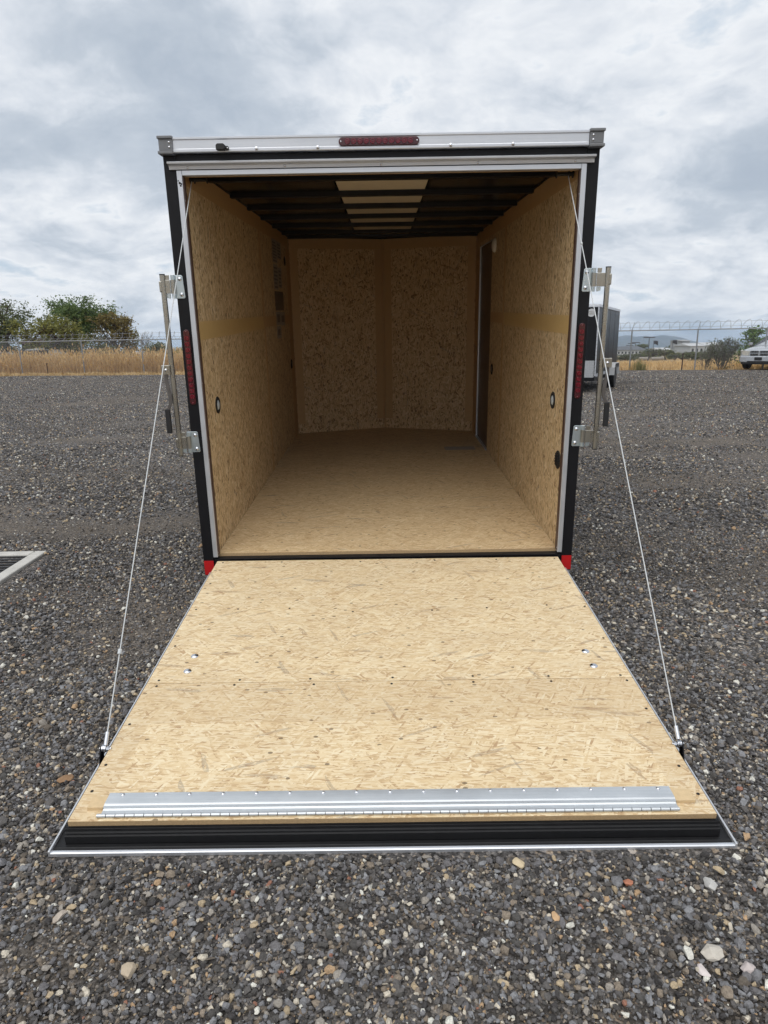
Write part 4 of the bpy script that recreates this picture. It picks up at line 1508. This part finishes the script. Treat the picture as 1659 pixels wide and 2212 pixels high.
building('long low white building right of the black side trailer', 1326, 1394, 190, 1.7, 14, M_BWHITE, .9, 9)
building('small white shed between the two flags', 1428, 1450, 170, 1.5, 8, M_BWHITE, .5, 2, M_BWHITE)
building('grey box-shaped building among the white sheds', 1474, 1489, 180, 3.8, 8, M_BGREY, .3, 1, M_BGREY)
building('white shed right of the grey building', 1492, 1520, 175, 2.4, 10, M_BWHITE, .7, 3, M_BWHITE)
building('white shed behind the feathery bush', 1524, 1560, 200, 2.8, 10, M_BWHITE, .8, 3, M_BWHITE)
building('pale low building far left of the fence bush', 1452, 1473, 210, 1.4, 10, M_BWHITE, .4, 3)
M_POLE = simple('dark_pole', (.10, .10, .11), .6, .4)
for d, y, top, hw_, lb in ((1401, 200, 729.5, 1.6, 'tall light pole with a wide head, nearest of the far poles'), (1372, 260, 740, 1.6, 'second far light pole left of the tall one'), (1360, 330, 746, 1.7, 'small far light pole behind the long building'), (1363.5, 300, 742, 1.4, 'thin far light pole between the small ones'), (1353, 340, 749, 1.7, 'leftmost small far light pole')):
    x = px(d, y)
    zg = field_z(x, y)
    zt = 1.455 + (738 - .0166 * (d - 829) - top) / 1449.3 * (y + 3.7)
    p = thing('light_pole', lb, 'light pole', Matrix.Translation((x, y, zg)), 'far light poles')
    MB().tube((0, 0, -.3), (0, 0, zt - zg), .16, .11, n=8).build('pole', M_POLE, p)
    MB().box(-hw_, hw_, -.3, .3, zt - zg - .05, zt - zg + .28).build('lamp_head', M_POLE, p)
M_FLAG = simple('dark_flag', (.020, .020, .028), .8, var=.3, vscale=2)
for d, y, top, lb in ((1411, 150, 735, 'left dark flag on a thin pole in the valley'), (1452, 150, 733.5, 'right dark flag on a thin pole in the valley')):
    x = px(d, y)
    zg = field_z(x, y)
    zt = 1.455 + (738 - .0166 * (d - 829) - top) / 1449.3 * (y + 3.7)
    p = thing('flagpole', lb, 'flag', Matrix.Translation((x, y, zg)), 'dark flags')
    MB().tube((0, 0, -.3), (0, 0, zt - zg), .07, .05, n=6).build('pole', M_POLE, p)
    vs, fs = [], []
    for k in range(7):
        f = k / 6
        xx, yy, dz = .1 + f * .85, .12 * math.sin(f * 5), -.35 * f * f
        vs += [(xx, yy, zt - zg - .02 + dz * .3), (xx, yy, zt - zg - .75 + dz)]
    for k in range(6):
        fs.append((2 * k, 2 * k + 1, 2 * k + 3, 2 * k + 2))
    m = MB()
    m.add(vs, fs)
    o = m.build('flag_cloth', M_FLAG, p, smooth=3.2)
    o.modifiers.new('thickness', 'SOLIDIFY').thickness = .02

# ------------------------------------------------------------------ mountains
def mtn_mat():
    m, nt, bs = mat('mountain_slope')
    co = objco(nt)
    n = nt.noise(co, .006, 6, .65)
    nt.l.new(nt.ramp(n, [(.3, (.05, .055, .045)), (.6, (.11, .10, .08)), (.8, (.20, .18, .15))]), bs.inputs['Base Color'])
    bs.inputs['Roughness'].default_value = .95
    return m


PEAKS = [(1240, 735), (1290, 731), (1325, 727), (1338, 725), (1354, 722.6), (1372, 726), (1391, 724), (1404, 727), (1418, 724.5), (1429, 722.6), (1443, 724), (1462, 727), (1478, 731), (1492, 736), (1503, 740), (1512, 738), (1530, 736.5), (1560, 736), (1600, 735), (1660, 733), (1760, 731)]
YM = 5000.0


def ridge(d):
    for (a, pa), (b, pb) in zip(PEAKS, PEAKS[1:]):
        if a <= d <= b:
            t = (d - a) / (b - a)
            t = t * t * (3 - 2 * t)
            yp = pa + (pb - pa) * t
            break
    else:
        yp = 740
    return 1.455 + (738 - .0166 * (d - 829) - yp) / 1449.3 * (YM + 3.7)


ND, NR = 150, 16
vs, fs = [], []
zg = field_z(60, YM) - 12
for i in range(ND):
    d = 1240 + 520 * i / (ND - 1)
    top = ridge(d)
    for j in range(NR):
        f = j / (NR - 1)          # front foot -> crest -> back foot
        y = YM - 900 + f * 1800
        prof = 1 - abs(f - .5) * 2
        prof = prof ** .8
        z = zg + (top - zg) * prof + (22 * mnoise.fractal((d * .06, f * 6, 2), .9, 2, 4)) * prof * (1 - prof) * 2
        vs.append((px(d, YM) * (1 + (y - YM) / YM * .3), y, z))
for i in range(ND - 1):
    for j in range(NR - 1):
        fs.append((i * NR + j, (i + 1) * NR + j, (i + 1) * NR + j + 1, i * NR + j + 1))
m = MB()
m.add(vs, fs)
m.build('mountains', mtn_mat(), smooth=3.2, kind='structure')

# ------------------------------------------------------------------ the other cargo trailer
M_CHAR = simple('charcoal_panel', (.022, .024, .028), .32, .0, var=.15, vscale=2, spec=.05)
M_TREAD = simple('tread_plate', (.52, .53, .55), .4, .8, var=.2, vscale=30)
M_DIAM = simple('tread_bar', (.66, .67, .69), .3, .85)
fd = Vector((.436, .90, 0)).normalized()
ang = math.atan2(-fd.x, fd.y)
B = thing('side_trailer', 'closed black cargo trailer parked behind the right door bar', 'trailer', Matrix.Translation((5.80, 15.10, 0)) @ Matrix.Rotation(ang, 4, 'Z'))
BW, BL, Z0, Z1 = 1.85, 4.25, .46, 2.34     # local: x from -BW to 0, y back along the side
MB().box(-BW, 0, 0, BL, Z0, Z1 - .06).build('body', M_CHAR, B, bevel=.01)
MB().box(-BW + .005, -.05, -.010, -.001, Z0 + .42, Z1 - .065).build('front_panel', M_BLACK, B)
MB().box(-BW - .012, .014, -.014, BL + .01, Z1 - .058, Z1).build('roof_trim', M_ALU, B, bevel=.006)
MB().box(-BW, 0, .01, BL, Z1, Z1 + .02).build('roof', M_BWHITE, B, bevel=.008)
for x in (-BW - .004, -.028):
    c = MB().box(x, x + .032, -.016, -.0105, Z0, Z1 - .06).build('corner_trim', M_ALUZ, B)
    for k in range(18):
        z = Z0 + .06 + k * (Z1 - Z0 - .2) / 17
        MB().lathe(dome_prof(.009, .004, 3), (x + .016, -.016, z), (0, -1, 0), 6).build('rivet', M_STEEL, c)
g = MB().box(-BW + .01, -.052, -.015, -.0015, Z0 - .04, Z0 + .415).build('stone_guard', M_TREAD, B)
m = MB()
for i in range(36):
    for j in range(9):
        cx_, cz_ = -BW + .05 + i * .05, Z0 + .0 + j * .05
        s_ = 1 if (i + j) % 2 else -1
        MM = Matrix.Translation((cx_, -.0165, cz_)) @ Matrix.Rotation(s_ * .785, 4, 'Y')
        m.box(-.018, .018, -.002, .001, -.004, .004, MM)
m.build('tread_pattern', M_DIAM, g, kind='stuff')
MB().box(-BW + .03, -.03, .0, BL, Z0 - .14, Z0 - .005).build('chassis', M_BLACK, B)
c = MB().lathe([(.105, 0), (.105, .002), (.001, .002)], (-.20, -.0105, Z1 - .20), (0, -1, 0), 28).build('round_badge', M_BWHITE, B)


def text_mesh(txt, size, m_, parent, M):
    cu_ = bpy.data.curves.new('lettering', 'FONT')
    cu_.body = txt
    cu_.size = size
    cu_.align_x = 'CENTER'
    cu_.align_y = 'CENTER'
    cu_.extrude = .0006
    t = bpy.data.objects.new('lettering_tmp', cu_)
    COL.objects.link(t)
    bpy.context.view_layer.update()
    me = bpy.data.meshes.new_from_object(t.evaluated_get(bpy.context.evaluated_depsgraph_get()))
    bpy.data.objects.remove(t)
    me.materials.clear()
    me.materials.append(m_)
    o = obj('lettering', me, parent)
    o.matrix_local = M
    return o


for z, tx in ((.024, 'WELLS'), (-.03, 'CARGO')):
    text_mesh(tx, .058, M_INK, c, Matrix.Translation((-.20, -.0135, Z1 - .20 + z)) @ Matrix.Rotation(math.pi / 2, 4, 'X'))
# side: panel seams, lower rail, wheel, fender, marker
for k in range(1, 4):
    MB().box(.0005, .003, BL * k / 4 - .012, BL * k / 4 + .012, Z0, Z1 - .07).build('panel_seam', M_BLACK, B)
MB().box(.0005, .012, .02, BL - .02, Z0 - .02, Z0 + .06).build('lower_rail', M_ALU, B)
wy = 2.30
t_ = MB().lathe([(.19, 0), (.29, .0), (.32, .03), (.32, .17), (.29, .20), (.19, .20)], (.03, wy, .325), (1, 0, 0), 28).build('tyre', M_RUBBER, B, smooth=.7)
MB().lathe([(.19, .03), (.19, .19), (.17, .19), (.12, .13), (.05, .15), (.001, .15)], (.03, wy, .325), (1, 0, 0), 20).build('rim', M_BWHITE, t_, smooth=.6)
t_ = MB().lathe([(.19, 0), (.29, .0), (.32, .03), (.32, .17), (.29, .20), (.19, .20)], (-BW - .03, wy, .325), (-1, 0, 0), 28).build('tyre', M_RUBBER, B, smooth=.7)
f_ = MB()
pr = [(wy - .52, .40), (wy - .52, .62), (wy - .40, .745), (wy + .40, .745), (wy + .52, .62), (wy + .52, .40), (wy + .505, .40), (wy + .505, .61), (wy + .39, .728), (wy - .39, .728), (wy - .505, .61), (wy - .505, .40)]
f_.prism(pr, 'x', .0035, .27)
f_.build('fender', M_BWHITE, B)
MB().box(.0035, .02, BL - .25, BL - .10, Z1 - .24, Z1 - .18).build('side_label', M_BWHITE, B)
for s_ in (-.35, -1.5):
    MB().tube((s_, .3, Z0 - .1), (-.925, -1.35, Z0 - .08), .045, n=4).build('tongue_rail', M_BLACK, B)
MB().tube((-.925, -1.1, .02), (-.925, -1.1, .85), .03, n=8).build('tongue_jack', M_STEEL, B)
MB().box(-1.05, -.80, -1.2, -1.0, 0.005, .03).build('jack_foot', M_STEEL, B)

# ------------------------------------------------------------------ cars
M_TYRE = simple('car_tyre', (.015, .015, .016), .7)
M_CGLASS = simple('car_glass', (.03, .035, .04), .08, var=.05, coat=.3)
M_CCHROME = simple('car_chrome', (.70, .71, .73), .15, 1.0)
M_CBLACK = simple('car_black_trim', (.015, .015, .016), .5)
M_LAMP = simple('headlamp', (.62, .60, .54), .1, .3, var=.2, vscale=12, coat=.6)


def car(label, M, paint, group=None, detail=True):
    c = thing('parked_car', label, 'car', M, group)
    # stations along +x (front): x, half width, sill z, shoulder z, top z, top half width
    st = [(-2.50, .62, .46, .80, .92, .50), (-2.40, .82, .30, .86, 1.02, .62), (-1.9, .93, .26, .96, 1.40, .62), (-.9, .95, .26, .97, 1.50, .64), (.1, .95, .26, .97, 1.48, .64), (.75, .94, .26, .97, 1.22, .66), (1.15, .93, .26, .96, 1.03, .70),
          (1.7, .92, .26, .90, .99, .68), (2.15, .90, .28, .84, .93, .62), (2.38, .84, .32, .76, .84, .56), (2.47, .72, .40, .66, .72, .50)]
    ring = lambda a: [(-a[1] * .92, a[2]), (-a[1], a[2] + .16), (-a[1], a[3] - .10), (-a[1] * .955, a[3]), (-a[5], a[4]), (-a[5] * .45, a[4] + .035), (a[5] * .45, a[4] + .035), (a[5], a[4]), (a[1] * .955, a[3]), (a[1], a[3] - .10), (a[1], a[2] + .16), (a[1] * .92, a[2])]
    m = MB()
    n = 12
    for a in st:
        m.v += [(a[0], p, q) for p, q in ring(a)]
    for i in range(len(st) - 1):
        for k in range(n):
            m.f.append((i * n + k, (i + 1) * n + k, (i + 1) * n + (k + 1) % n, i * n + (k + 1) % n))
    m.f += [tuple(range(n)), tuple(range((len(st) - 1) * n, len(st) * n))[::-1]]
    b = m.build('body', paint, c, smooth=.75)
    sb = b.modifiers.new('round', 'SUBSURF')
    sb.levels = sb.render_levels = 1
    # glasshouse
    for s in (-1, 1):
        m = MB()
        q = [(-2.0, .99), (.85, .99), (.20, 1.40), (-1.75, 1.40)]
        z_y = lambda z: s * (.915 - (z - .97) / (1.5 - .97) * .27)
        m.add([(x, z_y(z) + s * .010, z) for x, z in q] + [(x, z_y(z) - s * .03, z) for x, z in q], [(0, 1, 2, 3), (7, 6, 5, 4), (0, 4, 5, 1), (1, 5, 6, 2), (2, 6, 7, 3), (3, 7, 4, 0)])
        m.build('side_window', M_CGLASS, c)
        for xx in (-1.45, 1.55):
            w_ = MB().lathe([(.20, 0), (.30, .0), (.335, .03), (.335, .19), (.30, .22), (.20, .22)], (xx, s * .735, .335), (0, s, 0), 24).build('wheel', M_TYRE, c, smooth=.7)
            MB().lathe([(.21, .05), (.21, .20), (.18, .20), (.10, .15), (.04, .17), (.001, .17)], (xx, s * .735, .335), (0, s, 0), 16).build('rim', M_CCHROME, w_, smooth=.6)
        # headlamp wrapping round the corner
        m = MB()
        pts = [(2.475, .44), (2.45, .60), (2.39, .75), (2.28, .855), (2.10, .905)]
        for x_, y_ in pts:
            hgt = .20 if x_ > 2.3 else .15
            for dx in (.012, -.06):
                m.v += [(x_ + dx, s * (y_ + (.012 if dx > 0 else -.03)), .62 + (2.475 - x_) * .25), (x_ + dx, s * (y_ + (.012 if dx > 0 else -.03)), .62 + (2.475 - x_) * .25 + hgt)]
        for k in range(len(pts) - 1):
            a = k * 4
            m.f += [(a, a + 4, a + 5, a + 1), (a + 2, a + 3, a + 7, a + 6), (a + 1, a + 5, a + 7, a + 3), (a, a + 2, a + 6, a + 4)]
        m.f += [(0, 1, 3, 2), (16, 18, 19, 17)]
        m.build('headlight', M_LAMP, c)
        MB().lathe([(.055, 0), (.055, .012), (.03, .02), (.001, .021)], (2.505, s * .56, .40), (1, 0, 0), 12).build('fog_light', M_LAMP, c)
    m = MB()
    m.add([(1.16, -.80, 1.01), (1.16, .80, 1.01), (.30, .60, 1.46), (.30, -.60, 1.46), (1.10, -.80, .97), (1.10, .80, .97), (.26, .60, 1.42), (.26, -.60, 1.42)], [(0, 1, 2, 3), (7, 6, 5, 4), (0, 4, 5, 1), (1, 5, 6, 2), (2, 6, 7, 3), (3, 7, 4, 0)])
    m.build('windscreen', M_CGLASS, c)
    if detail:
        # bumper, four-part grille with bright cross, plate
        m = MB()
        pr = [(2.30, -.90), (2.47, -.80), (2.545, -.5), (2.56, 0), (2.545, .5), (2.47, .80), (2.30, .90), (2.20, .86), (2.20, -.86)]
        m.prism(pr, 'z', .33, .60)
        m.build('bumper', paint, c, bevel=.035)
        m = MB()
        m.prism([(2.40, -.78), (2.50, -.6), (2.52, 0), (2.50, .6), (2.40, .78), (2.2, .8), (2.2, -.8)], 'z', .25, .329)
        m.build('lower_valance', M_CBLACK, c, bevel=.01)
        g = MB().box(2.44, 2.520, -.40, .40, .602, .845).build('grille', paint, c, bevel=.03)
        for s in (-1, 1):
            for z0_, z1_ in ((.622, .712), (.738, .828)):
                gg = MB().box(2.512, 2.526, *sorted((s * .03, s * .36)), z0_, z1_).build('grille_opening', M_CBLACK, g)
                for k in range(5):
                    yy = s * (.06 + k * .065)
                    MB().box(2.5265, 2.531, yy - .004, yy + .004, z0_ + .004, z1_ - .004).build('grille_bar', M_CCHROME, g)
        MB().box(2.563, 2.572, -.155, .155, .42, .56).build('number_plate', M_CBLACK, c)
        MB().box(2.53, 2.563, -.45, .45, .345, .395).build('bumper_slot', M_CBLACK, c)
        for s in (-1, 1):
            MB().tube((.75, s * .94, 1.02), (.78, s * 1.06, 1.06), .03).build('mirror_arm', M_CBLACK, c)
            MB().box(.70, .82, *sorted((s * 1.02, s * 1.18)), 1.02, 1.16).build('mirror', paint, c, bevel=.03)
    return c


P_SILVER = simple('silver_car_paint', (.50, .52, .55), .25, .55, var=.05, vscale=3, coat=.5)
P_WHITE = simple('white_car_paint', (.62, .63, .64), .3, .1, var=.05, vscale=3, coat=.4)
P_GREY = simple('grey_car_paint', (.20, .21, .23), .3, .3, var=.05, vscale=3, coat=.4)
hd = math.radians(-90 - 50)      # nose points towards the camera and to the left
nose = Vector((16.28, 26.2, 0))
fwd = Vector((math.cos(hd), math.sin(hd), 0))
car('silver car with black cross-barred grille parked at the right edge', Matrix.Translation(nose - fwd * 2.5) @ Matrix.Rotation(hd, 4, 'Z'), P_SILVER)
xx, yy = px(70, 42), 42
car('white vehicle half hidden in tall grass behind the left fence', Matrix.Translation((xx, yy, field_z(xx, yy))) @ Matrix.Rotation(math.radians(165), 4, 'Z'), P_WHITE, 'cars behind the left fence', False)
xx, yy = px(-8, 41.5), 41.5
car('grey vehicle half hidden in grass at the far left', Matrix.Translation((xx, yy, field_z(xx, yy))) @ Matrix.Rotation(math.radians(10), 4, 'Z'), P_GREY, 'cars behind the left fence', False)
M_MAROON = simple('maroon_boards', (.045, .018, .018), .8, var=.3, vscale=3)
xx, yy = px(48, 50), 50
sh = thing('shed', 'low dark maroon shed under the left trees', 'shed', Matrix.Translation((xx, yy, field_z(xx, yy))))
MB().box(0, 2.6, 0, 3, -.2, 2.0).build('wall', M_MAROON, sh)
MB().prism([(-.3, 2.0), (3.3, 2.0), (1.5, 2.45)], 'x', -.3, 2.9).build('roof', M_MAROON, sh)
MB().box(.9, 1.7, -.06, -.01, 0, 1.7).build('door', M_BARK, sh)

# ------------------------------------------------------------------ hazy air over the valley
HZ = MB().box(-7100, 7100, -410, 8300, -240, 60).mesh('haze')
hm = bpy.data.materials.new('haze')
hm.use_nodes = True
ht = NT(hm.node_tree)
pv = ht.node('ShaderNodeVolumePrincipled', i_Density=1.5e-4)
pv.inputs['Color'].default_value = (.55, .74, 1.0, 1)
pv.inputs['Anisotropy'].default_value = .2
ho = ht.node('ShaderNodeOutputMaterial')
ht.l.new(pv.outputs[0], ho.inputs['Volume'])
HZ.materials.append(hm)
tag(obj('haze', HZ, kind='stuff'), 'pale blue haze filling the far valley', 'haze')
